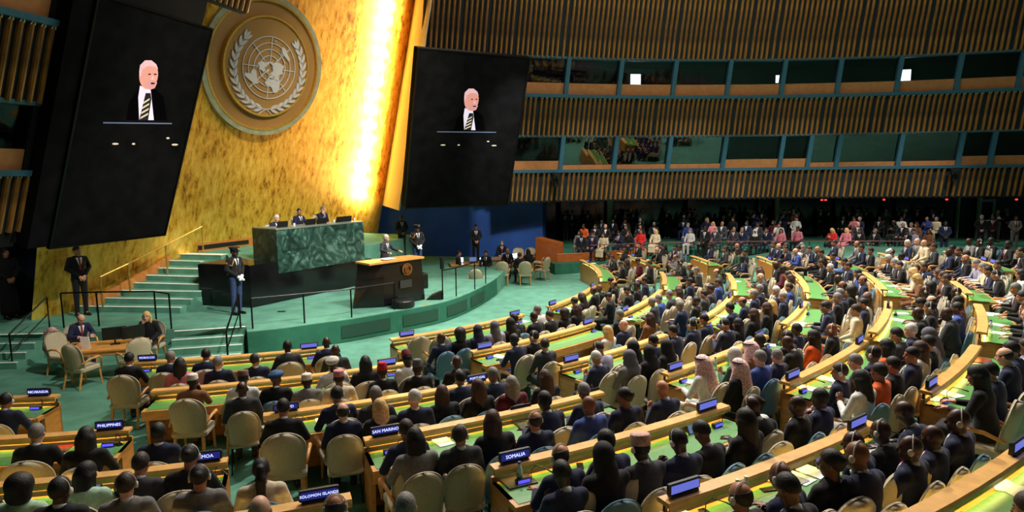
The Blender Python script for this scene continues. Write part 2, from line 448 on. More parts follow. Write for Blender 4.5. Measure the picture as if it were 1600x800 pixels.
# gallery handrail
hr = empty('gallery_handrail', W0 + V((math.sin(0), math.cos(0), 0)) * 35.85 + V((0, 0, .5)))
tag(hr, 'thin reddish handrail on posts in front of the gallery tiers', 'railing')
mb = MB(); pts = [W0 + V((math.sin(a) * 35.85, math.cos(a) * 35.85, 1.3)) - hr.location for a in np.linspace(-.22, .2, 50)]
mb.tube(pts, .025, 6); mb.build('rail', mat('rail_redwood', lin(110, 50, 40), .4), hr)
pme = MB(); pme.tube([(0, 0, 0), (0, 0, .8)], .016, 6); pme = pme.mesh('post'); pme.materials.append(BLACKM)
for a in np.linspace(-.22, .2, 22):
    link('post', pme, hr, Matrix.Translation(W0 + V((math.sin(a) * 35.85, math.cos(a) * 35.85, .5)) - hr.location))
# wooden barrier at the gallery corner
BARW = mat('barrier_wood', lin(172, 92, 40), .4, var=.14, scale=3, stretch=(1, 1, 3))
be = empty('wooden_barrier', (2.2, 30.2, 0)); tag(be, 'orange brown curved wooden barrier in front of the gallery corner', 'barrier')
P = [at_z(873, 424, .02), V((4.2, 31.0, 0)), V((6.8, 32.2, 0))]
mb = MB(); fr = []
def arc3(a, b, c, n=12):
    return [a * (1 - t) ** 2 + b * 2 * t * (1 - t) + c * t * t for t in [i / n for i in range(n + 1)]]
pl = arc3(V((2.15, 30.3, 0)), V((4.4, 30.75, 0)), V((6.9, 32.4, 0)))
lo = [p - be.location for p in pl]
pan = MB()
for i in range(len(lo) - 1):
    a, b = lo[i], lo[i + 1]; nn = V((b.y - a.y, -(b.x - a.x), 0)).normalized()
    m_ = MB(); m_.hexa([a + nn * .02, b + nn * .02, b - nn * .05, a - nn * .05, a + nn * .02 + V((0, 0, .86)), b + nn * .02 + V((0, 0, .86)), b - nn * .05 + V((0, 0, .86)), a - nn * .05 + V((0, 0, .86))])
    m_.build('panel', BARW, be)
mb = MB(); mb.tube([p + V((0, 0, .88)) for p in lo], .035, 6); mb.build('cap_rail', BARW, be)
m_ = MB(); q0 = V((1.15, 31.1, 0)) - be.location; q1 = V((2.15, 30.3, 0)) - be.location
nn = V((q1.y - q0.y, -(q1.x - q0.x), 0)).normalized()
m_.hexa([q0 - nn * .0, q1 - nn * .0, q1 - nn * .5, q0 - nn * .5, q0 + V((0, 0, 1.62)), q1 + V((0, 0, 1.42)), q1 - nn * .5 + V((0, 0, 1.42)), q0 - nn * .5 + V((0, 0, 1.62))]); m_.build('end_block', BARW, be)
# ================================================================== GOLD WALL
def catmull(P, n=10):
    P = [V(p) for p in P]; Q = [P[0] * 2 - P[1]] + P + [P[-1] * 2 - P[-2]]; out = []
    for i in range(1, len(Q) - 2):
        for k in range(n):
            t = k / n; a, b, c, d = Q[i - 1:i + 3]
            out.append(.5 * ((2 * b) + (c - a) * t + (2 * a - 5 * b + 4 * c - d) * t * t + (3 * b - a - 3 * c + d) * t ** 3))
    return out + [P[-1]]
GC = catmull([(-13.45, 18.0, 0), (-12.95, 19.5, 0), (-11.55, 23.5, 0), (-9.4, 27.8, 0), (-6.75, 32.6, 0)], 8)
GLEAN = .25
def gold_pt(i, z):
    a = GC[max(i - 1, 0)]; b = GC[min(i + 1, len(GC) - 1)]; t = (b - a).normalized(); n = V((t.y, -t.x, 0))
    return GC[i] + n * GLEAN * (z - 1.95) + V((0, 0, z)), n
def gold_material():
    m = bpy.data.materials.new('gold_leaf'); m.use_nodes = True; nt = m.node_tree; b = nt.nodes['Principled BSDF']; N = nt.nodes.new; L = nt.links.new
    tc = N('ShaderNodeTexCoord'); mp = N('ShaderNodeMapping'); mp.inputs['Scale'].default_value = (1.0, 1.0, .35); L(tc.outputs['Object'], mp.inputs[0])
    n1 = N('ShaderNodeTexNoise'); n1.inputs['Scale'].default_value = 5.5; n1.inputs['Detail'].default_value = 8; n1.inputs['Roughness'].default_value = .7; L(mp.outputs[0], n1.inputs['Vector'])
    n2 = N('ShaderNodeTexNoise'); n2.inputs['Scale'].default_value = .45; n2.inputs['Detail'].default_value = 3; L(tc.outputs['Object'], n2.inputs['Vector'])
    mul = N('ShaderNodeMath'); mul.operation = 'MULTIPLY_ADD'; mul.inputs[1].default_value = .45; L(n2.outputs['Fac'], mul.inputs[0]); L(n1.outputs['Fac'], mul.inputs[2])
    r = N('ShaderNodeValToRGB'); e = r.color_ramp.elements
    e[0].position = .55; e[0].color = (*lin(132, 84, 20), 1); e[1].position = .88; e[1].color = (*lin(244, 206, 96), 1)
    k = r.color_ramp.elements.new(.68); k.color = (*lin(220, 166, 52), 1)
    L(mul.outputs[0], r.inputs[0]); L(r.outputs[0], b.inputs['Base Color'])
    b.inputs['Metallic'].default_value = .5; b.inputs['Roughness'].default_value = .4
    bp = N('ShaderNodeBump'); bp.inputs['Strength'].default_value = .25; bp.inputs['Distance'].default_value = .02; L(n1.outputs['Fac'], bp.inputs['Height']); L(bp.outputs[0], b.inputs['Normal'])
    return m
GOLD = gold_material()
mb = MB(); zs = [.0, 1.9, 4, 6, 8, 10, 12, 14.5]
vs = []; n = len(zs)
for i in range(len(GC)):
    for z in zs: vs.append(gold_pt(i, z)[0])
fs = [(i * n + k, (i + 1) * n + k, (i + 1) * n + k + 1, i * n + k + 1) for i in range(len(GC) - 1) for k in range(n - 1)]
mb.add(vs, fs); gw = mb.build('wall_front', GOLD, smooth=True); tag(gw, 'tall gold leaf wall leaning forward behind the marble rostrum', kind='structure')
# fin that frames the gold wall, and the next one beyond
FINM = mat('fin_beige', lin(226, 200, 160), .6, var=.05)
g0 = V((-6.75, 32.6, 0)); g1 = at_y(613, 300, 27.4); g1.z = 0
gn = gold_pt(len(GC) - 1, 0)[1]
def fin(a, b, lean_a, lean_b, z0, z1, name, m, label, th=.06):
    nn = V((b.y - a.y, -(b.x - a.x), 0)).normalized()
    mb = MB(); p = []
    for z in (z0, z1):
        pa = a + gn * lean_a * (z - 1.95) + V((0, 0, z)); pb = b + gn * lean_b * (z - 1.95) + V((0, 0, z))
        p += [pa, pb, pb - nn * th, pa - nn * th]
    mb.hexa(p); o = mb.build(name, m); tag(o, label, kind='structure'); return o
fin(g0, g1, GLEAN, .235, 3.2, 14.5, 'trim_1', FINM, 'tall beige reveal edging the gold wall beside the far screen')
# left end of the gold wall: plain gold return toward the side wall
# lower blue wall below the far screen
BLUEW = mat('blue_wall', lin(24, 76, 156), .6, var=.12, scale=1.2)
mb = MB()
b0 = V((-6.9, 33.0, 0)); b1 = V((1.6, 33.4, 0))
mb.hexa([b0, b1, b1 + V((0, .2, 0)), b0 + V((0, .2, 0)), b0 + V((0, 0, 4.2)), b1 + V((0, 0, 4.2)), b1 + V((0, .2, 4.2)), b0 + V((0, .2, 4.2))])
tag(mb.build('wall_blue', BLUEW), 'blue wall panel below the far screen', kind='structure')
mb = MB(); b2 = V((1.6, 33.4, 0)); b3 = V((2.0, 37.2, 0))
mb.hexa([b2, b3, b3 - V((.2, 0, 0)), b2 - V((.2, 0, 0)), b2 + V((0, 0, 3.4)), b3 + V((0, 0, 3.4)), b3 + V((-.2, 0, 3.4)), b2 + V((-.2, 0, 3.4))])
tag(mb.build('wall_gallery_end', BLUEW), 'short blue end wall closing the gallery', kind='structure')
# side wall with slats left of the stage
slat_system('side', side_frame, LLEAN, {'lower': (-4.5, -.45), 'middle': (-4.5, -.45), 'upper': (-4.5, 5.6)}, 6)
for nm, (z0, z1), g in (('lower', WINS['low'], GLASS_UP), ('upper', WINS['high'], GLASS_UP)):
    for k, (s0, s1) in enumerate(((-4.5, -2.5), (-2.5, -.45))):
        window_bay(side_frame, s0, s1, z0, z1, g, '%s %s booth window of the side wall beside the big screen' % (ordn(k + 1), nm), .5)
mb = MB(); slab(mb, side_frame, -4.6, 3.6, 4.4, 15, -3.2, -3.0, 2); slab(mb, side_frame, -.7, 3.9, 3.1, 9.8, -.4, -.05, 2); slab(mb, side_frame, -6, -.6, 3.0, 3.36, -3, -.05, 2)
tag(mb.build('wall_side', DARKROOM), 'dark wall behind the side screen', kind='structure')
mb = MB(); q = [V((-19, 13.0, 0)), V((-13.5, 16.9, 0))]
tag(MB().hexa([V((-21, 20.6, 0)), V((-13.45, 19.25, 0)), V((-13.45, 19.45, 0)), V((-21, 20.8, 0)), V((-21, 20.6, 4.6)), V((-13.45, 19.25, 4.6)), V((-13.45, 19.45, 4.6)), V((-21, 20.8, 4.6))]).build('wall_navy', mat('navy_curtain_wall', lin(14, 22, 48), .8)), 'dark navy wall at the side of the stage', kind='structure')
# ------------------------------------------------------------------ strip of lamps washing the gold wall from its edge
GLAMP = mat('wall_washer', (1, .9, .7), .5, emit=(1, .86, .6), estr=30)
for k in range(15):
    z = 3.5 + k * .66
    i = len(GC) - 1
    p, n_ = gold_pt(i, z); p2, n2 = gold_pt(i - 5, z)
    tg = (p - p2).normalized(); src = p - tg * 1.15 + n_ * .62
    area('wall_washer_lamp', src, p - tg * 1.7, .55, 62, (1, .88, .62))
# far right gold uplight and low front wash
# ================================================================== EMBLEM
EI = min(range(len(GC)), key=lambda i: abs((800 + F_PX * GC[i].x / GC[i].y) - 405))
ed = Matrix.Rotation(R(-6), 3, 'Z') @ (GC[EI + 1] - GC[EI - 1]).normalized(); en = V((ed.y, -ed.x, 0))
ep0, _ = gold_pt(EI, 8.0)
eup = (en * GLEAN + V((0, 0, 1))).normalized(); enorm = ed.cross(eup).normalized()
if enorm.dot(en) < 0: enorm = -enorm
def plane_hit(px, py, p0, n):
    d = ray(px, py); t = (p0 - CAM).dot(n) / d.dot(n); return CAM + d * t
ec = plane_hit(415, 104, ep0 + enorm * .55, enorm)
top = plane_hit(418, 210.5, ep0 + enorm * .55, enorm)
ER = (top - ec).length
em = empty('wall_emblem', ec); tag(em, 'large round emblem with silver world map and olive branches on the gold wall', 'emblem')
EM = Matrix((ed, eup, enorm)).transposed().to_4x4()
em.matrix_world = Matrix.Translation(ec) @ EM
EMW = mat('emblem_wood', lin(150, 112, 60), .6, var=.06, scale=1.2); EMG = mat('emblem_rim_gold', lin(212, 170, 80), .35, .6, var=.1)
EMM = mat('emblem_rim_stone', lin(150, 152, 126), .5, var=.15, scale=3); EMS = mat('emblem_silver', lin(196, 194, 198), .4, .15, var=.05)
disc2(.965 * ER, -.5, -.06).build('backing_disc', EMW, em)
ring2(.93 * ER, ER, -.5, .04).build('stone_rim', EMM, em); ring2(.90 * ER, .93 * ER, -.2, .06).build('gold_fillet', EMG, em)
disc2(.70 * ER, -.06, .10).build('inner_disc', EMW, em); ring2(.685 * ER, .715 * ER, -.06, .17).build('inner_gold_ring', EMG, em)
GRR = .445 * ER; OFF = V((.03 * ER, -.01 * ER, 0))
def offs(o): o.location = OFF; return o
for k in range(1, 6):
    r = GRR * k / 5; offs(ring2(r - .012 * ER, r + .0, .11, .15, 64).build('latitude_ring', EMS, em))
for k in range(8):
    a = math.pi * k / 4; c, s = math.cos(a), math.sin(a); w = .006 * ER; r0 = GRR * .2
    offs(MB().hexa([V((c * r0 - s * w, s * r0 + c * w, .11)), V((c * r0 + s * w, s * r0 - c * w, .11)), V((c * GRR + s * w, s * GRR - c * w, .11)), V((c * GRR - s * w, s * GRR + c * w, .11)),
        V((c * r0 - s * w, s * r0 + c * w, .145)), V((c * r0 + s * w, s * r0 - c * w, .145)), V((c * GRR + s * w, s * GRR - c * w, .145)), V((c * GRR - s * w, s * GRR + c * w, .145))]).build('meridian', EMS, em))
LAND = {
 'landmass_north_america': [(70,-160),(71,-155),(70,-130),(69,-110),(67,-95),(62,-93),(57,-90),(55,-82),(52,-80),(60,-77),(62,-72),(58,-64),(52,-56),(46,-62),(44,-67),(40,-74),(35,-76),(30,-81),(25,-80),(30,-85),(29,-94),(22,-98),(18,-95),(21,-88),(16,-88),(9,-81),(8,-78),(15,-93),(20,-105),(27,-112),(32,-117),(40,-124),(48,-125),(56,-132),(60,-145),(57,-157),(62,-165)],
 'landmass_greenland': [(83,-40),(80,-20),(70,-23),(60,-43),(68,-52),(76,-65),(80,-65)],
 'landmass_south_america': [(12,-72),(10,-62),(5,-52),(-2,-45),(-6,-35),(-15,-39),(-23,-42),(-30,-50),(-38,-58),(-47,-66),(-54,-69),(-50,-75),(-38,-73),(-20,-70),(-12,-77),(-4,-81),(2,-79),(8,-77)],
 'landmass_africa': [(36,-6),(37,10),(32,20),(31,32),(20,38),(11,44),(12,51),(0,43),(-10,40),(-20,35),(-27,33),(-34,26),(-34,18),(-22,14),(-10,13),(0,9),(5,5),(5,-5),(10,-15),(20,-17),(30,-10)],
 'landmass_eurasia': [(36,-9),(43,-9),(44,-2),(48,-4),(52,4),(57,9),(54,12),(55,20),(60,22),(60,28),(65,23),(56,15),(59,6),(63,8),(70,20),(70,30),(67,42),(68,55),(72,70),(73,85),(77,104),(73,120),(72,140),(69,170),(66,-172),(62,178),(60,165),(52,157),(60,156),(59,142),(53,140),(43,132),(39,128),(35,128),(40,121),(37,120),(30,122),(22,113),(20,107),(10,107),(10,100),(2,103),(10,98),(20,92),(16,81),(8,77),(20,72),(25,66),(26,56),(30,48),(24,54),(22,59),(13,45),(20,40),(29,34),(36,36),(36,28),(40,26),(41,42),(45,35),(46,30),(40,23),(37,22),(45,14),(40,18),(38,16),(44,9),(43,3),(37,0)],
 'landmass_australia': [(-12,132),(-12,142),(-20,148),(-28,153),(-38,148),(-38,140),(-32,133),(-34,118),(-22,114),(-15,125)],
 'landmass_japan': [(45,142),(35,140),(33,130),(37,137)], 'landmass_britain': [(58,-5),(51,1),(50,-5)],
 'landmass_borneo': [(6,117),(-3,115),(1,109)], 'landmass_new_guinea': [(-2,132),(-5,145),(-9,149),(-8,140)], 'landmass_new_zealand': [(-36,174),(-41,176),(-46,168),(-41,172)],
 'landmass_madagascar': [(-13,49),(-20,48),(-25,46),(-20,44)]}
for nm, pts in LAND.items():
    poly = []
    for la, lo in pts:
        r = (90 - la) / 150 * GRR; a = R(lo); poly.append((r * math.sin(a), -r * math.cos(a)))
    if sum(poly[i][0] * poly[(i + 1) % len(poly)][1] - poly[(i + 1) % len(poly)][0] * poly[i][1] for i in range(len(poly))) < 0: poly.reverse()
    offs(MB().prism(poly, .11, .165).build(nm, EMS, em))
def leaf(L, w):
    prof = [(0, 0), (.3, .8), (.55, 1), (.8, .6), (1, 0), (.8, -.6), (.55, -1), (.3, -.8)]
    return MB().prism([(x * L, -y * w) for x, y in prof][::-1], .11, .17).mesh('olive_leaf')
LM = leaf(.15 * ER, .022 * ER); LM.materials.append(EMS)
for sgn in (-1, 1):
    path = []
    for k in range(26):
        a = R(-100 + 138 * k / 25); r = .575 * ER
        path.append(V((sgn * r * math.cos(a), r * math.sin(a) + (-.02 * ER), .13)))
    path = [V((-sgn * .12 * ER, -.68 * ER, .13)), V((-sgn * .04 * ER, -.62 * ER, .13))] + path[2:]
    offs(MB().tube(path, .008 * ER, 6).build('olive_stem', EMS, em))
    for k in range(3, 27, 2):
        p = path[k]; t = (path[min(k + 1, len(path) - 1)] - path[k - 1]).normalized(); a = math.atan2(t.y, t.x)
        for q, da in ((1, 24), (-1, -24)):
            o = link('olive_leaf', LM, em, Matrix.Translation(p + OFF - V((0, 0, .13))) @ Matrix.Rotation(a + R(da), 4, 'Z'))
    link('olive_leaf', LM, em, Matrix.Translation(path[-1] + OFF - V((0, 0, .13))) @ Matrix.Rotation(a, 4, 'Z'))
# ================================================================== SCREENS
LED = mat('led_black', (.006, .006, .007), .9, var=.3, scale=2, spec=.05)
def eflat(name, rgb, s=1.0): return mat(name, rgb, .6, emit=rgb, estr=s, var=.05)
P_SKIN = mat('screen_skin', lin(214, 150, 140), .6, emit=lin(214, 140, 128), estr=.75, var=.16, scale=60); P_HAIR = eflat('screen_hair', lin(214, 170, 178), .8); P_SHIRT = eflat('screen_shirt', lin(216, 205, 225), .85)
P_TIE = eflat('screen_tie', lin(16, 16, 22), .5); P_STR = eflat('screen_tie_stripe', lin(200, 185, 160), .8); P_LINE = eflat('screen_line', lin(90, 100, 130), .8); P_SUIT = mat('screen_suit', (.002, .002, .003), .9, spec=.02); P_BEARD = eflat('screen_beard', lin(200, 140, 140), .8)
def led_screen(name, bl, br, tl, tr, Y0, Y1, lean, label, side_ext, picture):
    p0, p1 = at_y(*bl, Y0), at_y(*br, Y1)
    d = V((p1.x - p0.x, p1.y - p0.y, 0)); L = d.length; d.normalize(); n = V((d.y, -d.x, 0))
    up = (n * lean + V((0, 0, 1))).normalized(); no = d.cross(up).normalized()
    if no.dot(n) < 0: no = -no
    base = (p0 + p1) / 2
    t0, t1 = plane_hit(*tl, base, no), plane_hit(*tr, base, no)
    H = ((t0 - p0).dot(up) + (t1 - p1).dot(up)) / 2
    W = (L + abs((t1 - t0).dot(d))) / 2
    o = empty(name, base); tag(o, label, 'screen')
    o.matrix_world = Matrix.Translation(base) @ Matrix((d, up, no)).transposed().to_4x4()
    MB().box((0 + side_ext[0] / 2, H / 2 + .02, -.22), (W + .16 + abs(side_ext[0]), H + .06, .34)).build('housing', LED, o)
    MB().box((0, H / 2, -.03), (W, H, .06)).build('led_panel', LED, o)
    for x in (-W / 2 - .03, W / 2 + .03): MB().box((x, H / 2, -.02), (.06, H + .12, .1)).build('edge_trim', BLACKM, o)
    for y in (-.03, H + .03): MB().box((0, y, -.02), (W, .06, .1)).build('edge_trim', BLACKM, o)
    # the relayed picture, flat on the panel; coordinates as photo pixels on this plane
    inv = o.matrix_world.inverted()
    def pt(px, py, z): q = inv @ plane_hit(px, py, base, no); return V((q.x, q.y, z))
    def flat(nm, pts, m, z):
        q = [pt(x, y, z) for x, y in pts]
        if sum(q[i].x * q[(i + 1) % len(q)].y - q[(i + 1) % len(q)].x * q[i].y for i in range(len(q))) < 0: q.reverse()
        mb = MB(); mb.add(q, [tuple(range(len(q)))]); mb.build(nm, m, o)
    picture(flat)
    return o
def oval(cx, cy, rx, ry, rot=0, n=24):
    return [(cx + rx * math.cos(a) * math.cos(rot) - ry * math.sin(a) * math.sin(rot), cy + rx * math.cos(a) * math.sin(rot) + ry * math.sin(a) * math.cos(rot)) for a in [2 * math.pi * k / n for k in range(n)]]
def speaker_picture(cx, cy, s, w, ky=1.0, lx=0):
    def go(flat):
        X = lambda x: cx + x * s; Y = lambda y: cy + (y if y < 14 else 14 + (y - 14) * ky) * s
        T = lambda pts: [(X(x), Y(y)) for x, y in pts]
        flat('picture_suit', T([(-26, 52), (-22, 30), (-10, 14), (8, 12), (20, 24), (24, 52)]), P_SUIT, .003)
        flat('picture_shirt', T([(-9, 10), (4, 14), (8, 52), (-10, 52), (-11, 24)]), P_SHIRT, .004)
        flat('picture_tie', T([(-2, 19), (4, 19), (5, 26), (1, 52), (-10, 52), (-4, 27)]), P_TIE, .005)
        for k in range(4): flat('picture_tie_stripe', T([(-5 - k, 30 + 6 * k), (3 - k * .6, 25 + 6 * k), (2.6 - k * .6, 27.5 + 6 * k), (-6 - k, 33 + 6 * k)]), P_STR, .006)
        flat('picture_head', T(oval(1.5, -3, 11.5, 17.5, .1)), P_SKIN, .007)
        flat('picture_hair', T([(-10, -8), (-9, -15), (-3, -21), (5, -21), (11, -16), (13, -10), (8, -13.5), (0, -14), (-6, -10), (-8, -1), (-10, -2)]), P_HAIR, .008)
        flat('picture_beard', T([(-2, 5), (4, 3), (12, 6), (9, 13), (3, 15), (-2, 11)]), P_BEARD, .008)
        for ex in (2.5, 9.5): flat('picture_eye', T(oval(ex, -4, 1.8, .9)), P_TIE, .009)
        flat('picture_mouth', T(oval(6.5, 7.2, 2.8, 1.1)), P_TIE, .009)
        flat('picture_nose', T([(6, -3), (8.5, 2.5), (4.5, 3)]), P_HAIR, .009)
        flat('picture_desk_line', T([(lx - w, 54.5), (lx + w, 55.5), (lx + w, 57), (lx - w, 56)]), P_LINE, .005)
        for k, (x, y) in enumerate(((-w * .93, 81), (-w * .4, 81), (w * .6, 74), (w * .8, 82))): flat('picture_spot', T(oval(x, y, 4 if k in (0, 3) else 2, 1.2)), P_STR, .005)
    return go
led_screen('led_screen', (80, 387), (256, 364), (157, 0), (333, 43), 16.4, 20.0, LLEAN, 'huge black tilted screen relaying the speaker beside the stage stairs', (-.5,), speaker_picture(230, 121, 1.28, 42, 1.0, -12))
led_screen('led_screen', (630, 325), (795, 318), (655, 78), (820, 90), 26.6, 28.9, .36, 'huge black tilted screen relaying the speaker above the blue wall', (0,), speaker_picture(735, 159, .98, 47, .82, -6))
# ================================================================== STAGE
SZ = .65
front = [at_z(x, y, SZ) for x, y in ((386, 518), (430, 514), (480, 507), (549, 498), (613, 487), (669, 477), (699, 470), (722, 462), (745, 452), (764, 442), (776, 434))]
front = catmull([(p.x, p.y, 0) for p in front], 3)
edge_l = [at_z(-60, 525, SZ), at_z(385, 511, SZ)]
edge_l = [V((p.x, p.y, 0)) for p in edge_l]
poly = [edge_l[0], edge_l[1]] + front
last = front[-1]
poly2 = poly + [V((last.x + .3, last.y + 2.0, 0)), V((last.x - .3, 31.5, 0)), V((-6.9, 32.5, 0)), V((-9.6, 27.4, 0)), V((-11.6, 23.0, 0)), V((-12.7, 19.2, 0)), V((-20, 20.6, 0))]
mb = MB(); mb.prism([(p.x, p.y) for p in poly2], 0, SZ)
st = mb.build('stage_platform', CARPET); tag(st, 'green carpeted low stage with curved front edge', kind='structure')
sk = MB(); n = len(front)
sk.strip([p + V((0, 0, .02)) + V((.012, -.012, 0)) for p in front], [p + V((0, 0, SZ - .02)) + V((.012, -.012, 0)) for p in front])
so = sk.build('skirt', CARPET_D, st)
GRILLE = mat('skirt_grille', lin(24, 66, 50), .8, var=.2, scale=60)
def along(pl, t):
    Ls = [0]
    for i in range(len(pl) - 1): Ls.append(Ls[-1] + (pl[i + 1] - pl[i]).length)
    s = t * Ls[-1]
    for i in range(len(pl) - 1):
        if s <= Ls[i + 1] + 1e-9: return pl[i].lerp(pl[i + 1], (s - Ls[i]) / max(1e-9, Ls[i + 1] - Ls[i]))
    return pl[-1]
for t0, t1 in ((.22, .36), (.40, .52), (.56, .68), (.71, .83)):
    a = [along(front, t0 + (t1 - t0) * k / 5) for k in range(6)]
    g = MB(); g.strip([p + V((.03, -.03, .14)) for p in a], [p + V((.03, -.03, SZ - .16)) for p in a]); g.build('vent_grille', GRILLE, st)
# steps at the two ends of the straight front edge
def steps(name, a, b, n, rise, run, nrm, zt, label):
    root = empty(name, V(((a.x + b.x) / 2, (a.y + b.y) / 2, 0))); tag(root, label, kind='structure')
    o = root.location
    for k in range(n):
        z = zt - rise * (k + 1)
        q = nrm * run
        a0, b0 = a + nrm * run * k - o, b + nrm * run * k - o
        a0.z = b0.z = 0
        top = zt - rise * (k + 1) if k < n else 0
        if top > .02:
            MB().hexa([a0 + V((0, 0, 0)), b0, b0 + q, a0 + q, a0 + V((0, 0, top)), b0 + V((0, 0, top)), b0 + q + V((0, 0, top)), a0 + q + V((0, 0, top))]).build('tread', CARPET, root)
            MB().hexa([a0 + q * .80 + V((0, 0, top)), b0 + q * .80 + V((0, 0, top)), b0 + q * 1.02 + V((0, 0, top)), a0 + q * 1.02 + V((0, 0, top)), a0 + q * .80 + V((0, 0, top + .012)), b0 + q * .80 + V((0, 0, top + .012)), b0 + q * 1.02 + V((0, 0, top + .012)), a0 + q * 1.02 + V((0, 0, top + .012))]).build('nosing', NOSING, root)
    w = nrm * .08
    a0, b0 = a - o, b - o; a0.z = b0.z = zt
    MB().hexa([a0 - w, b0 - w, b0 + nrm * .01, a0 + nrm * .01, a0 - w + V((0, 0, .012)), b0 - w + V((0, 0, .012)), b0 + nrm * .01 + V((0, 0, .012)), a0 + nrm * .01 + V((0, 0, .012))]).build('nosing', NOSING, root)
    return root
fw_n = V((0, -1, 0))
L0, L1 = at_z(-60, 525, SZ), at_z(66, 522, SZ)
steps('steps_near_corner', L0, L1, 4, .1625, .32, fw_n, SZ, 'green stage steps with white nosings beside the navy wall')
R0, R1 = at_z(272, 518, SZ), at_z(383, 511, SZ)
dr = V((R1.x - R0.x, R1.y - R0.y, 0)).normalized(); rn = V((dr.y, -dr.x, 0))
steps('steps_stage', R0, R1, 4, .1625, .32, rn, SZ, 'green stage steps with white nosings beside the secretariat desk')
# stairs up along the gold wall
UZ = 1.95
stp = []
lpx = [(156, 479), (180, 466), (205, 454), (226, 442), (245, 430), (264, 419), (280, 407), (298, 397)]
rpx = [(281, 481), (298, 468), (313, 456), (313, 445), (313, 433), (313, 421), (313, 409), (345, 399)]
root = empty('stairs_gold_wall', V((-11.3, 19.5, SZ))); tag(root, 'flight of eight green steps with white nosings climbing beside the gold wall', kind='structure')
o = root.location
pts = []
for k in range(8):
    z = SZ + .1625 * (k + 1)
    pts.append((at_z(*lpx[k], z), at_z(*rpx[k], z)))
for k in range(8):
    z = SZ + .1625 * (k + 1)
    l, r = pts[k]
    if k < 7: l2, r2 = pts[k + 1]
    else: l2, r2 = l + V((.5, 1.6, 0)), r + V((.5, 1.6, 0))
    l = l - V((.75, -.05, 0)); l2 = l2 - V((.75, -.05, 0))
    dv = ((l2 + r2) / 2 - (l + r) / 2); dv.z = 0
    P_ = [V((p.x, p.y, 0)) - V((o.x, o.y, 0)) for p in (l, r, r2 + dv * .1, l2 + dv * .1)]
    MB().hexa([p + V((0, 0, 0)) for p in P_] + [p + V((0, 0, z - SZ)) for p in P_]).build('tread', CARPET, root)
    w = V((dv.x, dv.y, 0)) * .22
    MB().hexa([P_[0] - w * .05 + V((0, 0, z - SZ)), P_[1] - w * .05 + V((0, 0, z - SZ)), P_[1] + w + V((0, 0, z - SZ)), P_[0] + w + V((0, 0, z - SZ)),
        P_[0] - w * .05 + V((0, 0, z - SZ + .012)), P_[1] - w * .05 + V((0, 0, z - SZ + .012)), P_[1] + w + V((0, 0, z - SZ + .012)), P_[0] + w + V((0, 0, z - SZ + .012))]).build('nosing', NOSING, root)
# upper platform behind the rostrum
BMAR = mat('black_marble', lin(20, 20, 21), .16, var=.35, scale=1.6, spec=.5)
def marble_green():
    m = bpy.data.materials.new('green_marble'); m.use_nodes = True; nt = m.node_tree; b = nt.nodes['Principled BSDF']; N = nt.nodes.new; L = nt.links.new
    tc = N('ShaderNodeTexCoord'); n1 = N('ShaderNodeTexNoise'); n1.inputs['Scale'].default_value = 1.7; n1.inputs['Detail'].default_value = 9; n1.inputs['Distortion'].default_value = 2.6
    L(tc.outputs['Object'], n1.inputs['Vector'])
    r = N('ShaderNodeValToRGB'); e = r.color_ramp.elements
    e[0].position = .36; e[0].color = (*lin(22, 44, 38), 1); e[1].position = .72; e[1].color = (*lin(112, 142, 130), 1)
    k = e.new(.55); k.color = (*lin(50, 84, 74), 1)
    L(n1.outputs['Fac'], r.inputs[0]); L(r.outputs[0], b.inputs['Base Color']); b.inputs['Roughness'].default_value = .3
    return m
GMAR = marble_green()
bf = at_z(394, 481, SZ); bl_ = at_z(313.5, 477, SZ); DS = V((.52, .854, 0)).normalized(); NS = V((DS.y, -DS.x, 0))
bf.z = bl_.z = 0
# base block (lower, black marble)
br = bf + DS * 5.2
blk = [bl_, bf, br, br - NS * 2.6, bl_ + V((.55, 3.2, 0))]
rb = empty('marble_plinth', V((bf.x, bf.y, SZ))); tag(rb, 'polished black marble base block under the green rostrum', 'plinth')
oo = rb.location
lowp = [bl_, bf, bf + DS * 1.02 - NS * .0, bf + DS * 1.02 - NS * 1.6, bl_ + V((.5, 1.5, 0))]
MB().prism([(p.x - oo.x, p.y - oo.y) for p in lowp], 0, 1.31).build('end_block', BMAR, rb)
MB().prism([(p.x - oo.x, p.y - oo.y) for p in [bf + DS * 1.02 + NS * -.02, bf + DS * 5.3 - NS * .02, bf + DS * 5.3 - NS * .9, bf + DS * 1.02 - NS * .9]], 0, .93).build('front_block', BMAR, rb)
MB().prism([(p.x - oo.x, p.y - oo.y) for p in [bl_ + V((.04, .03, 0)), bf + V((-.05, .06, 0)), bf + DS * 1.0 - NS * 1.5, bl_ + V((.5, 1.45, 0))]], 1.31, 1.33).build('top_board', mat('dark_wood_top', lin(70, 52, 34), .35, var=.2), rb)
up = [bf + DS * 1.0 - NS * .95, bf + DS * 6.6 - NS * .95, bf + DS * 10.5 - NS * 2.0, V((-7.4, 31.0, 0)), V((-9.75, 27.2, 0)), V((-11.8, 23.3, 0)), pts[7][0] - V((.5, 0, 0)) + V((.0, .25, 0)), pts[7][1] + V((.1, .25, 0)), bl_ + V((.45, 1.3, 0))]
MB_ = MB().prism([(p.x, p.y) for p in up], SZ, UZ); upf = MB_.build('stage_upper_platform', CARPET); tag(upf, 'upper green carpeted platform behind the marble rostrum', kind='structure')
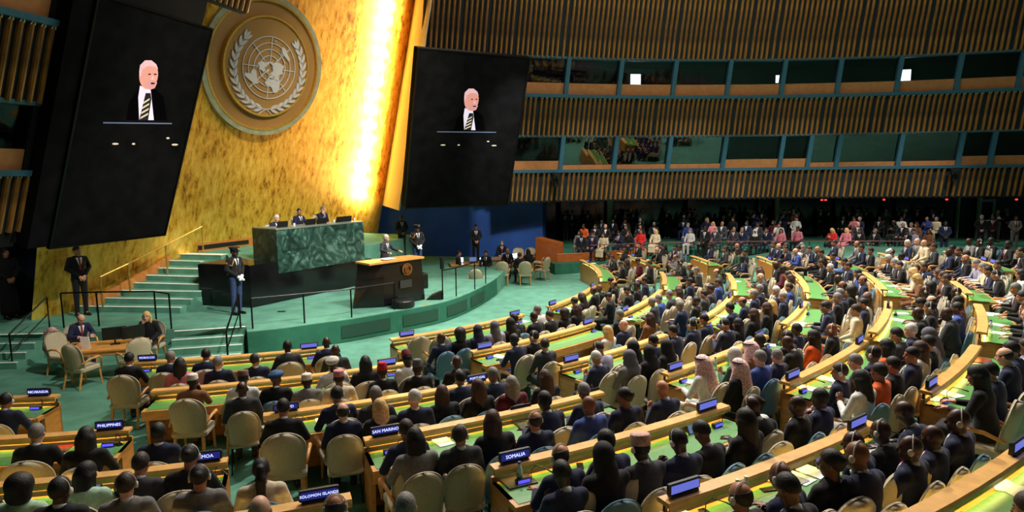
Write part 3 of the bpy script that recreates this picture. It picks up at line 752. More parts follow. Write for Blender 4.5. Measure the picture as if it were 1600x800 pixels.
# baseboard with vent along the gold wall
mb = MB(); TW = mat('baseboard_wood', lin(176, 112, 52), .4, var=.12)
gi = [i for i in range(len(GC)) if 23.2 < GC[i].y < 31]
fr = []
for i in gi:
    p, n_ = gold_pt(i, UZ); fr.append((p + n_ * .02, n_, V((0, 0, 1))))
mb.sweep(fr, [(0, 0), (.07, 0), (.07, .32), (0, .36)]); bb = mb.build('baseboard_front', TW); tag(bb, 'brown wooden baseboard along the gold wall', kind='structure')
mb = MB(); fr = [(p + n_ * .072, n_, w_) for p, n_, w_ in fr[0:5]]; mb.sweep(fr, [(0, .08), (.015, .08), (.015, .24), (0, .24)]); mb.build('vent_strip', BLACK, bb)
# stringer along the stair side
mb = MB()
for k in range(7):
    a = pts[k][0] - V((.42, -.05, 0)); b = pts[k + 1][0] - V((.36, -.05, 0))
    nn = V((b.y - a.y, -(b.x - a.x), 0)).normalized()
    mb.hexa([a - nn * .04 - V((0, 0, .2)), b - nn * .04 - V((0, 0, .2)), b + nn * .05 - V((0, 0, .2)), a + nn * .05 - V((0, 0, .2)), a - nn * .04 + V((0, 0, .2)), b - nn * .04 + V((0, 0, .2)), b + nn * .05 + V((0, 0, .2)), a + nn * .05 + V((0, 0, .2))])
tag(mb.build('baseboard_stairs', TW), 'brown wooden stringer climbing beside the gold wall stairs', kind='structure')
# green marble rostrum desk
q0 = bf + DS * 1.03; q1 = bf + DS * 4.9
rd = empty('rostrum_desk', V((q0.x, q0.y, 1.57))); tag(rd, 'green marble rostrum desk on the black base before the gold wall', 'desk'); oo = rd.location
Lr = (q1 - q0).length
def rq(u, w): p = q0 + DS * u - NS * w; return (p.x - oo.x, p.y - oo.y)
NP = 6
for i in range(NP):
    for j in range(2):
        u0, u1 = Lr * i / NP + .004, Lr * (i + 1) / NP - .004; z0, z1 = .70 * j + .004, .70 * (j + 1) - .004
        MB().prism([rq(u0, -.03), rq(u1, -.03), rq(u1, .05), rq(u0, .05)], z0, z1).build('marble_panel', GMAR, rd)
MB().prism([rq(0, .05), rq(Lr, .05), rq(Lr, .12), rq(0, .12)], .0, 1.40).build('core', BMAR, rd)
ql = at_z(398, 400, 1.75); qlw = V((ql.x, ql.y, 0)); qq = (q0 - V((1.05, -.75, 0)))
MB().prism([rq(-.02, -.03), rq(.06, .06), (qq.x - oo.x + .06, qq.y - oo.y + .05), (qq.x - oo.x, qq.y - oo.y)], .25, 1.4).build('side_panel', GMAR, rd)
MB().prism([rq(-.03, -.05), rq(Lr, -.05), rq(Lr, .75), (qq.x - oo.x + .75, qq.y - oo.y + .55), (qq.x - oo.x, qq.y - oo.y)], 1.4, 1.44).build('desk_top', mat('rostrum_top', lin(120, 130, 118), .3), rd)
# lectern with riser
a_ = at_z(558.6, 477, SZ); b_ = at_z(600, 480, SZ); c_ = at_z(664, 468, SZ)
LD2 = V((c_.x - b_.x, c_.y - b_.y, 0)).normalized(); LN2 = V((LD2.y, -LD2.x, 0)); LW = (c_ - b_).length
lec = empty('lectern', V((b_.x, b_.y, SZ))); tag(lec, 'black marble speaker lectern with gold emblem and wooden top', 'lectern')
lec.rotation_euler = (0, 0, math.atan2(LD2.y, LD2.x))
Hh = 1.36
MB().hexa([V((0, 0, 0)), V((LW, 0, 0)), V((LW + .1, .75, 0)), V((-.75, .55, 0)), V((.06, .0, Hh)), V((LW - .1, 0, Hh)), V((LW - .06, .6, Hh + .0)), V((-.55, .5, Hh))]).build('body', BMAR, lec)
MB().hexa([V((-.5, -.05, Hh - .02)), V((LW - .06, -.1, Hh + .0)), V((LW - .1, .62, Hh + .0)), V((-.6, .55, Hh + .02)), V((-.5, -.05, Hh + .04)), V((LW - .06, -.1, Hh + .06)), V((LW - .1, .62, Hh + .06)), V((-.6, .55, Hh + .07))]).build('top', WOOD, lec)
MB().box((LW * .52, -.03, .62), (.46, .03, .24)).build('speaker_grille', mat('grille_grey', lin(44, 42, 40), .6, var=.3, scale=90), lec)
GE = mat('lectern_gold', lin(170, 110, 50), .35, .7)
me_ = Matrix.Translation((LW * .55, -.035, 1.08)) @ Matrix.Rotation(R(90), 4, 'X')
for nm, mbb in (('emblem_disc', MB().lathe([(.17, 0), (.17, .02)], 32)), ('emblem_ring', ring2(.155, .19, 0, .035, 32))):
    q = mbb.build(nm, GE if nm != 'emblem_disc' else mat('lectern_disc', lin(96, 66, 36), .5), lec); q.matrix_local = me_
for k in range(1, 4):
    q = ring2(.03 * k - .006, .03 * k, .02, .032, 24).build('emblem_ring', GE, lec); q.matrix_local = me_
lm2 = leaf(.05, .009); lm2.materials.append(GE)
for sgn in (-1, 1):
    for k in range(7):
        a = R(-90 + 18 * k + 6); p = V((sgn * .125 * math.cos(a), .125 * math.sin(a), -.09)); t = math.atan2(math.cos(a), -sgn * math.sin(a))
        link('emblem_leaf', lm2, lec, me_ @ Matrix.Translation(p) @ Matrix.Rotation(t + sgn * .5, 4, 'Z'))
for x in (.5, .75):
    MB().tube([(x, .25, Hh + .05), (x, .2, Hh + .16), (x - .05, .32, Hh + .3)], .008, 6).build('microphone', BLACK, lec)
MB().hexa([V((.15, .1, Hh + .07)), V((.55, .1, Hh + .07)), V((.55, .4, Hh + .08)), V((.15, .4, Hh + .08)), V((.15, .1, Hh + .08)), V((.55, .1, Hh + .08)), V((.55, .4, Hh + .09)), V((.15, .4, Hh + .09))]).build('speech_papers', PAPER, lec)
MB().lathe([(.34, 0), (.36, .05), (.36, .2), (.33, .23)], 20, (LW * .25, -.42, 0)).build('floor_loudspeaker', BLACK, lec)
# stage monitor by the lectern
e = empty('stage_monitor', at_z(680, 467, SZ)); tag(e, 'black wedge floor monitor beside the lectern', 'monitor')
MB().hexa([V((-.28, -.2, 0)), V((.22, -.2, 0)), V((.22, .2, 0)), V((-.28, .2, 0)), V((-.1, -.2, .14)), V((.22, -.2, .26)), V((.22, .2, .26)), V((-.1, .2, .14))]).build('case', BLACK, e)
MB().box((.24, 0, .13), (.03, .34, .2)).build('connector_panel', BLACKM, e)
# railings ---------------------------------------------------------------
def railing(name, label, posts, top_pts, zb, m=BLACKM, r=.022):
    """posts: list of (base px, height)  top_pts: 3d polyline"""
    p0 = posts[0][0]
    e = empty(name, p0); tag(e, label, 'railing')
    for p, h in posts: MB().tube([p - p0, p - p0 + V((0, 0, h))], r, 6).build('post', m, e)
    MB().tube([q - p0 for q in top_pts], r, 6).build('handrail', m, e)
    return e
fp = [at_z(x, y, SZ) for x, y in ((395, 514), (476, 505), (549.6, 496), (617, 484))]
railing('stage_railing', 'thin black railing along the stage front before the rostrum', [(p, .82) for p in fp], [p + V((0, 0, .82)) for p in fp], SZ)
for k, (bx, hy) in enumerate((((692, 465), 413), ((713, 464), 424), ((742, 454), 414), ((759, 444), 405), ((778, 469), 426))):
    pass
rp = [at_z(x, y, SZ) for x, y in ((692, 468), (713, 463), (742, 452), (759, 443))]
e1 = railing('stage_railing', 'thin black railing around the curved stage corner near the beige chairs', [(rp[0], 1.25)] + [(p, .95) for p in rp[1:]], [p + V((0, 0, .95)) for p in rp], SZ)
MB().tube([rp[0] + V((0, 0, 1.0)) - rp[0], rp[0] + V((0, 0, 1.38)) - rp[0]], .07, 8).build('finial_lamp', BLACK, e1)
# brass stair rail by the gold wall
BRASS = mat('brass_rail', lin(196, 160, 80), .3, .8)
sb = [at_z(161, 482, .81), at_z(204, 460, 1.1), at_z(262, 427, 1.5), at_z(318, 395, 1.95)]
railing('stair_handrail', 'slim brass handrail climbing the gold wall stairs', [(p, .95) for p in sb], [p + V((0, 0, .95)) for p in sb], 0, BRASS, .026)
# black handrails of the stage steps and round the secretariat desk
def step_rail(px0, px1, zlow_px, lab):
    a = at_z(*px0, SZ); b = V((a.x, a.y, 0)) + V(zlow_px)
    e = empty('step_handrail', a); tag(e, lab, 'railing')
    MB().tube([V((0, 0, 0)), V((0, 0, .9)), b + V((0, 0, .85)) - a, b - a], .024, 6).build('handrail', BLACKM, e)
    MB().tube([V((0, 0, .45)), b + V((0, 0, .4)) - a], .016, 6).build('mid_rail', BLACKM, e)
step_rail((78, 516), None, (-.1, -1.25, 0), 'black handrail at the steps beside the navy wall')
step_rail((376, 512), None, (.15, -1.2, 0), 'black handrail at the steps below the guard')
dp = [at_z(x, y, SZ) for x, y in ((100, 512), (155, 510), (245, 509), (268, 514))]
railing('desk_railing', 'black guard railing behind the secretariat desk', [(p, .95) for p in dp], [p + V((0, 0, .95)) for p in dp], SZ)
# floor vents and cable plates on stage
for px, py, m in ((440, 487, BLACK), (665, 475, WOOD)):
    p = at_z(px, py, SZ); o_ = MB().box((0, 0, .008), (.22, .1, .016)).build('floor_plate', m); o_.location = p
    tag(o_, 'small %s floor plate set in the stage carpet' % ('dark' if m is BLACK else 'copper coloured'), 'floor plate')
# ================================================================== PEOPLE: bodies grown from signed distance fields
class Field:
    def __init__(s, lo, hi, h):
        s.h = h; s.lo = np.array(lo, float); s.n = np.ceil((np.array(hi) - s.lo) / h).astype(int) + 1
        s.ax = [s.lo[i] + h * np.arange(s.n[i]) for i in range(3)]
        s.D = np.full(s.n, .5, np.float32)
    def _sl(s, lo, hi):
        sl = []
        for i in range(3):
            a = max(0, int((lo[i] - s.lo[i]) / s.h) - 1); b = min(s.n[i], int((hi[i] - s.lo[i]) / s.h) + 3)
            if b - a < 2: return None
            sl.append(slice(a, b))
        return tuple(sl)
    def _grid(s, sl): return np.meshgrid(s.ax[0][sl[0]], s.ax[1][sl[1]], s.ax[2][sl[2]], indexing='ij')
    def _join(s, sl, d, k):
        a = s.D[sl]
        if k > 0:
            h = np.clip(.5 + .5 * (a - d) / k, 0, 1); s.D[sl] = a * (1 - h) + d * h - k * h * (1 - h)
        else: s.D[sl] = np.minimum(a, d)
    def cap(s, a, b, ra, rb, k=.02):
        a = np.array(a, float); b = np.array(b, float); m = max(ra, rb) + k + .05
        sl = s._sl(np.minimum(a, b) - m, np.maximum(a, b) + m)
        if sl is None: return
        X, Y, Z = s._grid(sl); ba = b - a; L = max(1e-9, ba @ ba)
        t = np.clip(((X - a[0]) * ba[0] + (Y - a[1]) * ba[1] + (Z - a[2]) * ba[2]) / L, 0, 1)
        d = np.sqrt((X - a[0] - t * ba[0]) ** 2 + (Y - a[1] - t * ba[1]) ** 2 + (Z - a[2] - t * ba[2]) ** 2) - (ra + (rb - ra) * t)
        s._join(sl, d, k)
    def ell(s, c, r, k=.02, M=None, o=(0, 0, 0), sub=False, keep=None):
        """ellipsoid with centre c and radii r in the frame (M, o)"""
        c = np.array(c, float); r = np.array(r, float); o = np.array(o, float); M = np.eye(3) if M is None else M
        w = M @ c + o; m = r.max() + k + .04; sl = s._sl(w - m, w + m)
        if sl is None: return
        X, Y, Z = s._grid(sl); P = np.stack([X - o[0], Y - o[1], Z - o[2]], -1) @ M - c
        k0 = np.sqrt(((P / r) ** 2).sum(-1)); k1 = np.sqrt(((P / r ** 2).astype(float) ** 2).sum(-1)) + 1e-9
        d = k0 * (k0 - 1) / k1
        if keep is not None: d = np.maximum(d, keep(P + c))
        if sub: s.D[sl] = np.maximum(s.D[sl], -d)
        else: s._join(sl, d, k)
    def clip(s, fn):
        X, Y, Z = s._grid((slice(None),) * 3); s.D = np.maximum(s.D, fn(X, Y, Z))
    def mesh(s, name, two=None):
        D = s.D; S = D < 0
        c = S[:-1, :-1, :-1].astype(np.int8)
        for dx in (0, 1):
            for dy in (0, 1):
                for dz in (0, 1):
                    if dx + dy + dz: c = c + S[dx:D.shape[0] - 1 + dx, dy:D.shape[1] - 1 + dy, dz:D.shape[2] - 1 + dz]
        act = (c > 0) & (c < 8); I = np.argwhere(act); idx = np.full(act.shape, -1, int); idx[act] = np.arange(len(I))
        off = np.array([(x, y, z) for x in (0, 1) for y in (0, 1) for z in (0, 1)])
        vals = np.stack([D[I[:, 0] + o[0], I[:, 1] + o[1], I[:, 2] + o[2]] for o in off], 1).astype(float)
        acc = np.zeros((len(I), 3)); cnt = np.zeros(len(I))
        for a in range(8):
            for b in range(a + 1, 8):
                if abs(off[a] - off[b]).sum() != 1: continue
                va, vb = vals[:, a], vals[:, b]; m = (va < 0) != (vb < 0)
                t = np.where(m, va / np.where(m, va - vb, 1), 0)
                acc += np.where(m[:, None], off[a] + (off[b] - off[a]) * t[:, None], 0); cnt += m
        P = s.lo + s.h * (I + acc / np.maximum(cnt, 1)[:, None])
        F = []
        for axis in range(3):
            o1, o2 = [(1, 2), (2, 0), (0, 1)][axis]
            sl0 = [slice(None)] * 3; sl1 = [slice(None)] * 3; sl0[axis] = slice(0, -1); sl1[axis] = slice(1, None)
            A_, B_ = S[tuple(sl0)], S[tuple(sl1)]; E_ = np.argwhere(A_ != B_)
            ok = (E_[:, o1] > 0) & (E_[:, o2] > 0) & (E_[:, o1] < D.shape[o1] - 1) & (E_[:, o2] < D.shape[o2] - 1); E_ = E_[ok]
            d1 = np.zeros(3, int); d1[o1] = 1; d2 = np.zeros(3, int); d2[o2] = 1
            q = [idx[tuple((E_ - x).T)] for x in (d1 + d2, d2, 0 * d1, d1)]
            Q = np.stack(q, 1); fl = A_[tuple(E_.T)]; Q[~fl] = Q[~fl][:, ::-1]; F.append(Q)
        F = np.concatenate(F); F = F[(F >= 0).all(1)]
        me = bpy.data.meshes.new(name)
        me.vertices.add(len(P)); me.vertices.foreach_set('co', P.astype(np.float32).ravel())
        me.loops.add(F.size); me.loops.foreach_set('vertex_index', F.ravel().astype(np.int32))
        me.polygons.add(len(F)); me.polygons.foreach_set('loop_start', np.arange(0, F.size, 4, dtype=np.int32))
        me.polygons.foreach_set('use_smooth', np.ones(len(F), bool))
        me.update(calc_edges=True)
        if two is not None:
            ctr = P[F].mean(1); me['_n'] = 0
            return me, ctr
        return me
def rot(yaw, pitch):   # head frame: yaw left positive (deg), pitch down positive
    y, p = R(yaw), R(-pitch)
    Rz = np.array([[math.cos(y), -math.sin(y), 0], [math.sin(y), math.cos(y), 0], [0, 0, 1]])
    Rx = np.array([[1, 0, 0], [0, math.cos(p), -math.sin(p)], [0, math.sin(p), math.cos(p)]])
    return Rz @ Rx
EYE = mat('eye_dark', lin(24, 18, 16), .3)
def head_field(f, Hc, M):
    f.ell((0, -.008, .022), (.076, .094, .098), .0, M, Hc)          # cranium
    f.ell((0, .026, -.055), (.056, .062, .062), .035, M, Hc)        # jaw
    f.ell((0, .045, -.098), (.028, .026, .022), .02, M, Hc)         # chin
    f.ell((0, .07, .028), (.05, .02, .014), .014, M, Hc)            # brow
    W = lambda p: M @ np.array(p) + Hc
    f.cap(W((0, .088, .008)), W((0, .105, -.03)), .008, .014, .012)  # nose
    f.ell((0, .084, -.06), (.024, .01, .012), .01, M, Hc)           # lips
    for sx in (-1, 1):
        f.ell((sx * .08, -.008, -.008), (.012, .02, .032), .006, M, Hc)  # ears
        f.ell((sx * .031, .088, .008), (.016, .012, .010), .0, M, Hc, sub=True)  # eye sockets
        f.ell((sx * .031, .078, .007), (.013, .012, .010), .003, M, Hc)
        f.ell((sx * .04, .06, -.03), (.022, .02, .02), .02, M, Hc)   # cheeks
def hand_field(f, w, d, nrm, side, curl=.5, s=1.0):
    """w wrist, d direction of the hand, nrm palm normal, side: thumb direction"""
    w = np.array(w, float); d = np.array(d, float) / np.linalg.norm(d); nrm = np.array(nrm, float); nrm -= d * (nrm @ d); nrm /= np.linalg.norm(nrm)
    x = np.cross(d, nrm) * side
    for k in (-1.5, -.5, .5, 1.5):
        f.cap(w + x * k * .012, w + d * .085 + x * k * .0195, .016, .0125, .012)
    for k, L in ((-1.5, .062), (-.5, .078), (.5, .084), (1.5, .074)):
        b = w + d * .085 + x * k * .0205; m_ = b + (d * math.cos(curl * .8) + nrm * math.sin(curl * .8)) * L * .55 + x * k * .004
        e = m_ + (d * math.cos(curl * 2.0) + nrm * math.sin(curl * 2.0)) * L * .5
        f.cap(b, m_, .0105, .0098, .004); f.cap(m_, e, .0098, .0085, .003)
    b = w + d * .03 + x * .03; m_ = b + (d * .6 + x * .75 + nrm * .3) * .045; e = m_ + (d * .9 + x * .15 + nrm * .35) * .035
    f.cap(b, m_, .014, .0115, .008); f.cap(m_, e, .0115, .0095, .003)
POSES = {}
def make_pose(name, seated=True, lean=0, yaw=0, pitch=0, LA=None, RA=None, knees=None, hfwd=0.0, skirt=False):
    """LA / RA: (elbow, wrist, hand dir, palm normal, curl) for the person's left (-x) and right (+x) arm; facing +y"""
    u = np.array([0, math.sin(R(lean)), math.cos(R(lean))])
    Hp = np.array([0, -.03, .56]) if seated else np.array([0, 0, .95])
    N = Hp + u * .52; Sh = N - u * .065
    Hc = N + u * .03 + np.array([0, .035 + hfwd, .105]); M = rot(yaw, pitch)
    if seated:
        kn = knees or [(-.12, .40, .51), (.12, .40, .51)]; an = [(k[0] * .95, k[1] - .02, .085) for k in kn]
    else:
        kn = [(-.095, .01, .50), (.095, .01, .50)]; an = [(-.10, -.02, .085), (.10, -.02, .085)]
    zmax = Hc[2] + .17; lo = (-.45, -.33, -.02); hi = (.45, .72, zmax)
    arms = []
    for sx, ar in ((-1, LA), (1, RA)):
        S_ = Sh + np.array([sx * .175, 0, 0]); arms.append((S_, np.array(ar[0], float), np.array(ar[1], float), ar, sx))
    # body: one continuous surface
    f = Field(lo, hi, .0115)
    f.cap(Hp + u * .02, Hp + u * .38, .085, .085, .05); f.cap(Sh + np.array([-.12, 0, -.01]), Sh + np.array([.12, 0, -.01]), .055, .055, .05)
    f.cap(N - u * .05, Hc + np.array([0, -.02, -.03]), .054, .05, .03)
    for S_, E_, W_, ar, sx in arms:
        f.cap(S_, E_, .042, .036, .03); f.cap(E_, W_, .036, .024, .01); hand_field(f, W_, ar[2], ar[3], -sx if len(ar) < 6 else ar[5], ar[4])
    for q in (0, 1):
        hp_ = Hp + np.array([(-.085, .085)[q], .02, -.02]); f.cap(hp_, kn[q], .07, .05, .03); f.cap(kn[q], an[q], .045, .032, .01)
        f.cap(an[q], (an[q][0], an[q][1] + .12, .035), .03, .022, .01)
    head_field(f, Hc, M)
    body, ctr = f.mesh('body', True)
    body.materials.append(None); body.materials.append(EYE)
    L = (ctr - Hc) @ M
    eye = ((np.abs(np.abs(L[:, 0]) - .031) < .012) & (np.abs(L[:, 2] - .006) < .008) & (L[:, 1] > .06)) | ((np.abs(np.abs(L[:, 0]) - .033) < .018) & (np.abs(L[:, 2] - .03) < .005) & (L[:, 1] > .06)) | ((np.abs(L[:, 0]) < .022) & (np.abs(L[:, 2] + .061) < .004) & (L[:, 1] > .07))
    body.polygons.foreach_set('material_index', eye.astype(np.int32))
    # jacket
    def torso(g, off):
        g.ell(Hp + u * .34, np.array((.178, .118, .22)) + off, .05); g.ell(Hp + u * .10, np.array((.165, .128, .18)) + off, .06)
        g.cap(Sh + np.array([-.145, 0, -.01]), Sh + np.array([.145, 0, -.01]), .068 + off, .068 + off, .05)
        g.cap(N - u * .07, N - u * .015, .085 + off, .066 + off, .03)
    def jacket(off, res):
        g = Field(lo, (hi[0], hi[1], N[2] + .15), res); torso(g, off)
        for S_, E_, W_, ar, sx in arms:
            wv = (W_ - E_); W2 = W_ - wv / np.linalg.norm(wv) * .025
            g.cap(S_, E_, .062 + off, .053 + off, .035); g.cap(E_, W2, .052 + off, .038 + off, .012)
        if not seated: g.ell(Hp + np.array([0, 0, -.04]), np.array((.18, .13, .16)) + off, .05)
        return g
    g = jacket(0, .0145)
    g.ell(N + u * .05, (.062, .07, .075), 0, sub=True)
    jk = g.mesh('jacket')
    # shirt: collar band and the V between the lapels; tie
    g = jacket(.006, .0125)
    def vee(X, Y, Z):
        t = ((Y - Hp[1]) * u[1] + (Z - Hp[2]) * u[2]); fwd = (Y - Hp[1]) * u[2] - (Z - Hp[2]) * u[1]
        v = np.maximum(np.maximum(np.abs(X) - (t - .22) * .27, -fwd), np.maximum(.22 - t, t - .50)); return v
    g.clip(vee)
    g.cap(N - u * .04, N + u * .006, .062, .056, .0)
    sh = g.mesh('shirt')
    g = jacket(.013, .0115)
    g.clip(lambda X, Y, Z: np.maximum(np.maximum(np.abs(X) - .024, -((Y - Hp[1]) * u[2] - (Z - Hp[2]) * u[1])), np.maximum(.2 - ((Y - Hp[1]) * u[1] + (Z - Hp[2]) * u[2]), ((Y - Hp[1]) * u[1] + (Z - Hp[2]) * u[2]) - .50)))
    ti = g.mesh('tie')
    # trousers and skirt
    g = Field((-.4, -.3, -.02), (.4, .7, Hp[2] + .25), .0145)
    g.ell(Hp + np.array([0, .0, -.01]), (.165, .135, .12), 0)
    for q in (0, 1):
        hp_ = Hp + np.array([(-.085, .085)[q], .02, -.01])
        g.cap(hp_, kn[q], .088, .066, .04); g.cap(kn[q], (an[q][0], an[q][1], .075), .062, .05, .02)
    tr = g.mesh('trousers')
    g = Field((-.4, -.3, -.02), (.4, .7, Hp[2] + .25), .0145)
    g.ell(Hp, (.17, .14, .12), 0)
    if seated:
        for t in (-1, -.5, 0, .5, 1): g.cap((t * .09, .0, .54), (t * .13, kn[0][1], .50), .085, .07, .04); g.cap((t * .13, kn[0][1], .5), (t * .15, kn[0][1] + .02, .22), .065, .05, .03)
    else:
        for t in (-1, -.5, 0, .5, 1): g.cap((t * .08, 0, .9), (t * .13, 0, .18), .09, .08, .05)
    sk_ = g.mesh('skirt')
    shoes = []
    for q in (0, 1):
        g = Field((an[q][0] - .08, an[q][1] - .12, -.01), (an[q][0] + .08, an[q][1] + .26, .16), .012)
        g.cap((an[q][0], an[q][1] - .03, .04), (an[q][0] * 1.1, an[q][1] + .17, .03), .046, .036, 0); g.cap((an[q][0], an[q][1], .05), (an[q][0], an[q][1], .1), .045, .046, .02)
        g.clip(lambda X, Y, Z: .002 - Z); shoes.append(g.mesh('shoe'))
    HM = Matrix([list(r_) + [h] for r_, h in zip(M, Hc)] + [[0, 0, 0, 1]])
    POSES[name] = dict(body=body, jacket=jk, shirt=sh, tie=ti, trousers=tr, skirt=sk_, shoes=shoes, head=HM, seated=seated, Hc=Hc)
def arm(e, w, d=(0, 1, 0), n=(0, 0, -1), curl=.5): return (e, w, d, n, curl)
lapL = arm((-.255, .03, .76), (-.13, .25, .63), (.35, 1, -.2), (0, -.2, -1)); lapR = arm((.255, .03, .76), (.13, .25, .63), (-.35, 1, -.2), (0, -.2, -1))
dskL = arm((-.27, .12, .78), (-.15, .33, .80), (.3, 1, .0), (0, 0, -1)); dskR = arm((.27, .12, .78), (.15, .33, .80), (-.3, 1, 0), (0, 0, -1))
chinR = arm((.2, .20, .83), (.075, .16, 1.045), (-.25, -.1, 1), (-.3, -1, 0), 1.0)
phL = arm((-.23, .08, .76), (-.05, .27, .86), (.5, .6, .5), (.3, -.6, .6), .9); phR = arm((.23, .08, .76), (.05, .27, .86), (-.5, .6, .5), (-.3, -.6, .6), .9)
make_pose('lap', True, 0, 0, 3, lapL, lapR)
make_pose('lapL', True, -3, 24, 2, lapL, lapR)
make_pose('lapR', True, -3, -26, 2, lapL, lapR)
make_pose('desk', True, 9, 0, 10, dskL, dskR, hfwd=.02)
make_pose('deskR', True, 7, -22, 8, dskL, dskR, hfwd=.02)
make_pose('down', True, 12, 5, 34, dskL, dskR, hfwd=.05)
make_pose('chin', True, 8, 8, 4, lapL, chinR, hfwd=.02)
make_pose('phone', True, 3, 0, 32, phL, phR, hfwd=.03)
make_pose('phone2', True, 2, 0, 13, phL, phR, hfwd=.02)
clL = arm((-.25, .0, 1.19), (-.07, .17, 1.00), (.7, .3, -.5), (.2, -.8, -.3)); clR = arm((.25, .0, 1.19), (.07, .19, .99), (-.7, .25, -.5), (-.2, -.8, -.3))
make_pose('clasp', False, 0, 8, 0, clL, clR)
make_pose('clasp2', False, 0, -14, 4, clL, clR)
spL = arm((-.30, .12, 1.22), (-.30, .36, 1.16), (.1, 1, 0), (0, 0, -1)); spR = arm((.30, .12, 1.22), (.28, .36, 1.16), (-.1, 1, 0), (0, 0, -1))
make_pose('speak', False, 6, 12, 4, spL, spR)
hoL = arm((-.24, .04, 1.2), (-.06, .26, 1.25), (.5, .6, .5), (.3, -.6, .6), .9); hoR = arm((.24, .04, 1.2), (.06, .26, 1.25), (-.5, .6, .5), (-.3, -.6, .6), .9)
make_pose('hold', False, 0, 0, 26, hoL, hoR)
# ------------------------------------------------------------------ hair and headwear in the head frame
HAIR = {}
def hair(name, fn, res=.0115, lo=(-.2, -.24, -.5), hi=(.2, .2, .26)):
    f = Field(lo, hi, res); fn(f); HAIR[name] = f.mesh(name)
FACE = lambda f, r=(.068, .075, .095): f.ell((0, .10, -.035), r, 0, sub=True)
def h_short(f):
    f.ell((0, -.010, .024), (.084, .103, .110), 0, keep=lambda P: np.maximum(-(P[..., 2] - .62 * P[..., 1] - .004), -(P[..., 2] + .062)))
    FACE(f, (.066, .06, .085))
hair('hair_short', h_short)
def h_fringe(f):
    f.ell((0, -.010, .018), (.083, .102, .10), 0, keep=lambda P: np.maximum(np.maximum(-(P[..., 2] - .5 * P[..., 1] + .01), P[..., 2] + .35 * P[..., 1] - .045), -(P[..., 2] + .062)))
hair('hair_fringe', h_fringe)
def h_long(f):
    f.ell((0, -.012, .024), (.088, .107, .113), 0, keep=lambda P: -(P[..., 2] - .62 * P[..., 1] + .02))
    f.cap((-.05, -.05, -.02), (-.055, -.065, -.24), .058, .05, .03); f.cap((.05, -.05, -.02), (.055, -.065, -.24), .058, .05, .03); f.cap((0, -.07, 0), (0, -.085, -.26), .06, .05, .03)
    f.cap((-.075, .0, .0), (-.085, -.0, -.18), .03, .025, .02); f.cap((.075, .0, .0), (.085, .0, -.18), .03, .025, .02)
    FACE(f, (.066, .085, .1))
hair('hair_long', h_long)
def h_pony(f):
    h_short(f); f.cap((0, -.1, .05), (0, -.125, -.05), .04, .045, .02); f.cap((0, -.125, -.05), (0, -.13, -.38), .05, .035, .02)
hair('hair_ponytail', h_pony)
def h_bun(f):
    h_short(f); f.ell((0, -.095, .045), (.042, .036, .042), .02)
hair('hair_bun', h_bun)
def h_afro(f):
    f.ell((0, -.025, .04), (.125, .125, .125), 0); f.ell((0, -.05, -.06), (.12, .085, .1), .03); FACE(f, (.075, .1, .11))
hair('hair_full', h_afro)
def h_hijab(f):
    f.ell((0, -.012, .024), (.096, .114, .118), 0); f.ell((0, .0, -.08), (.09, .1, .09), .04); f.ell((0, -.02, -.2), (.155, .125, .09), .05); f.cap((0, -.07, -.1), (0, -.11, -.3), .09, .08, .05)
    f.ell((0, .13, -.02), (.058, .075, .088), 0, sub=True); f.ell((0, -.01, -.06), (.06, .075, .1), 0, sub=True)
hair('headscarf', h_hijab)
def h_ghutra(f):
    f.ell((0, -.012, .03), (.098, .116, .116), 0); f.cap((-.07, -.02, -.02), (-.13, .02, -.25), .06, .06, .04); f.cap((.07, -.02, -.02), (.13, .02, -.25), .06, .06, .04)
    f.cap((0, -.08, 0), (0, -.13, -.33), .09, .1, .05); f.ell((0, .14, -.03), (.066, .1, .11), 0, sub=True); f.ell((0, -.0, -.06), (.06, .075, .1), 0, sub=True)
hair('ghutra', h_ghutra)
def drum(z0, z1, r0, r1, tilt=0.0, dy=-.012): 
    m = MB().lathe([(r0 * .99, z0), (r0, z0 + .006), (r1, z1 - .01), (r1 * .93, z1), (.012, z1 + .006)], 22)
    m.v = [(x, y * 1.16 + dy - tilt * z, z) for x, y, z in m.v]; return m.mesh('cap', True)
HAIR['kufi_cap'] = drum(.045, .135, .087, .082); HAIR['fez_cap'] = drum(.045, .165, .086, .070); HAIR['pillbox_cap'] = drum(.038, .14, .090, .092)
def h_turban(f):
    for k in range(14):
        a = 2 * math.pi * k / 14; b = 2 * math.pi * (k + 1) / 14
        f.cap((.07 * math.cos(a), .085 * math.sin(a) - .012, .07 + .02 * math.sin(a + .6)), (.07 * math.cos(b), .085 * math.sin(b) - .012, .07 + .02 * math.sin(b + .6)), .042, .042, .02)
    f.ell((0, -.012, .09), (.085, .1, .06), .02); f.ell((0, -.01, -.0), (.07, .085, .08), 0, sub=True)
hair('turban', h_turban)
agal = MB(); agal.tube([(.088 * math.cos(2 * math.pi * k / 20), .105 * math.sin(2 * math.pi * k / 20) - .014, .088 - .1 * (math.sin(2 * math.pi * k / 20) * -.1)) for k in range(21)], .014, 6); AGAL = agal.mesh('agal', True)
pc = MB(); pc.lathe([(.09, .05), (.092, .075), (.125, .115), (.12, .135), (.02, .145)], 24); pc.v = [(x, y * 1.12 - .01 + .12 * (z - .05), z) for x, y, z in pc.v]; HAIR['peaked_cap'] = pc.mesh('peaked_cap', True)
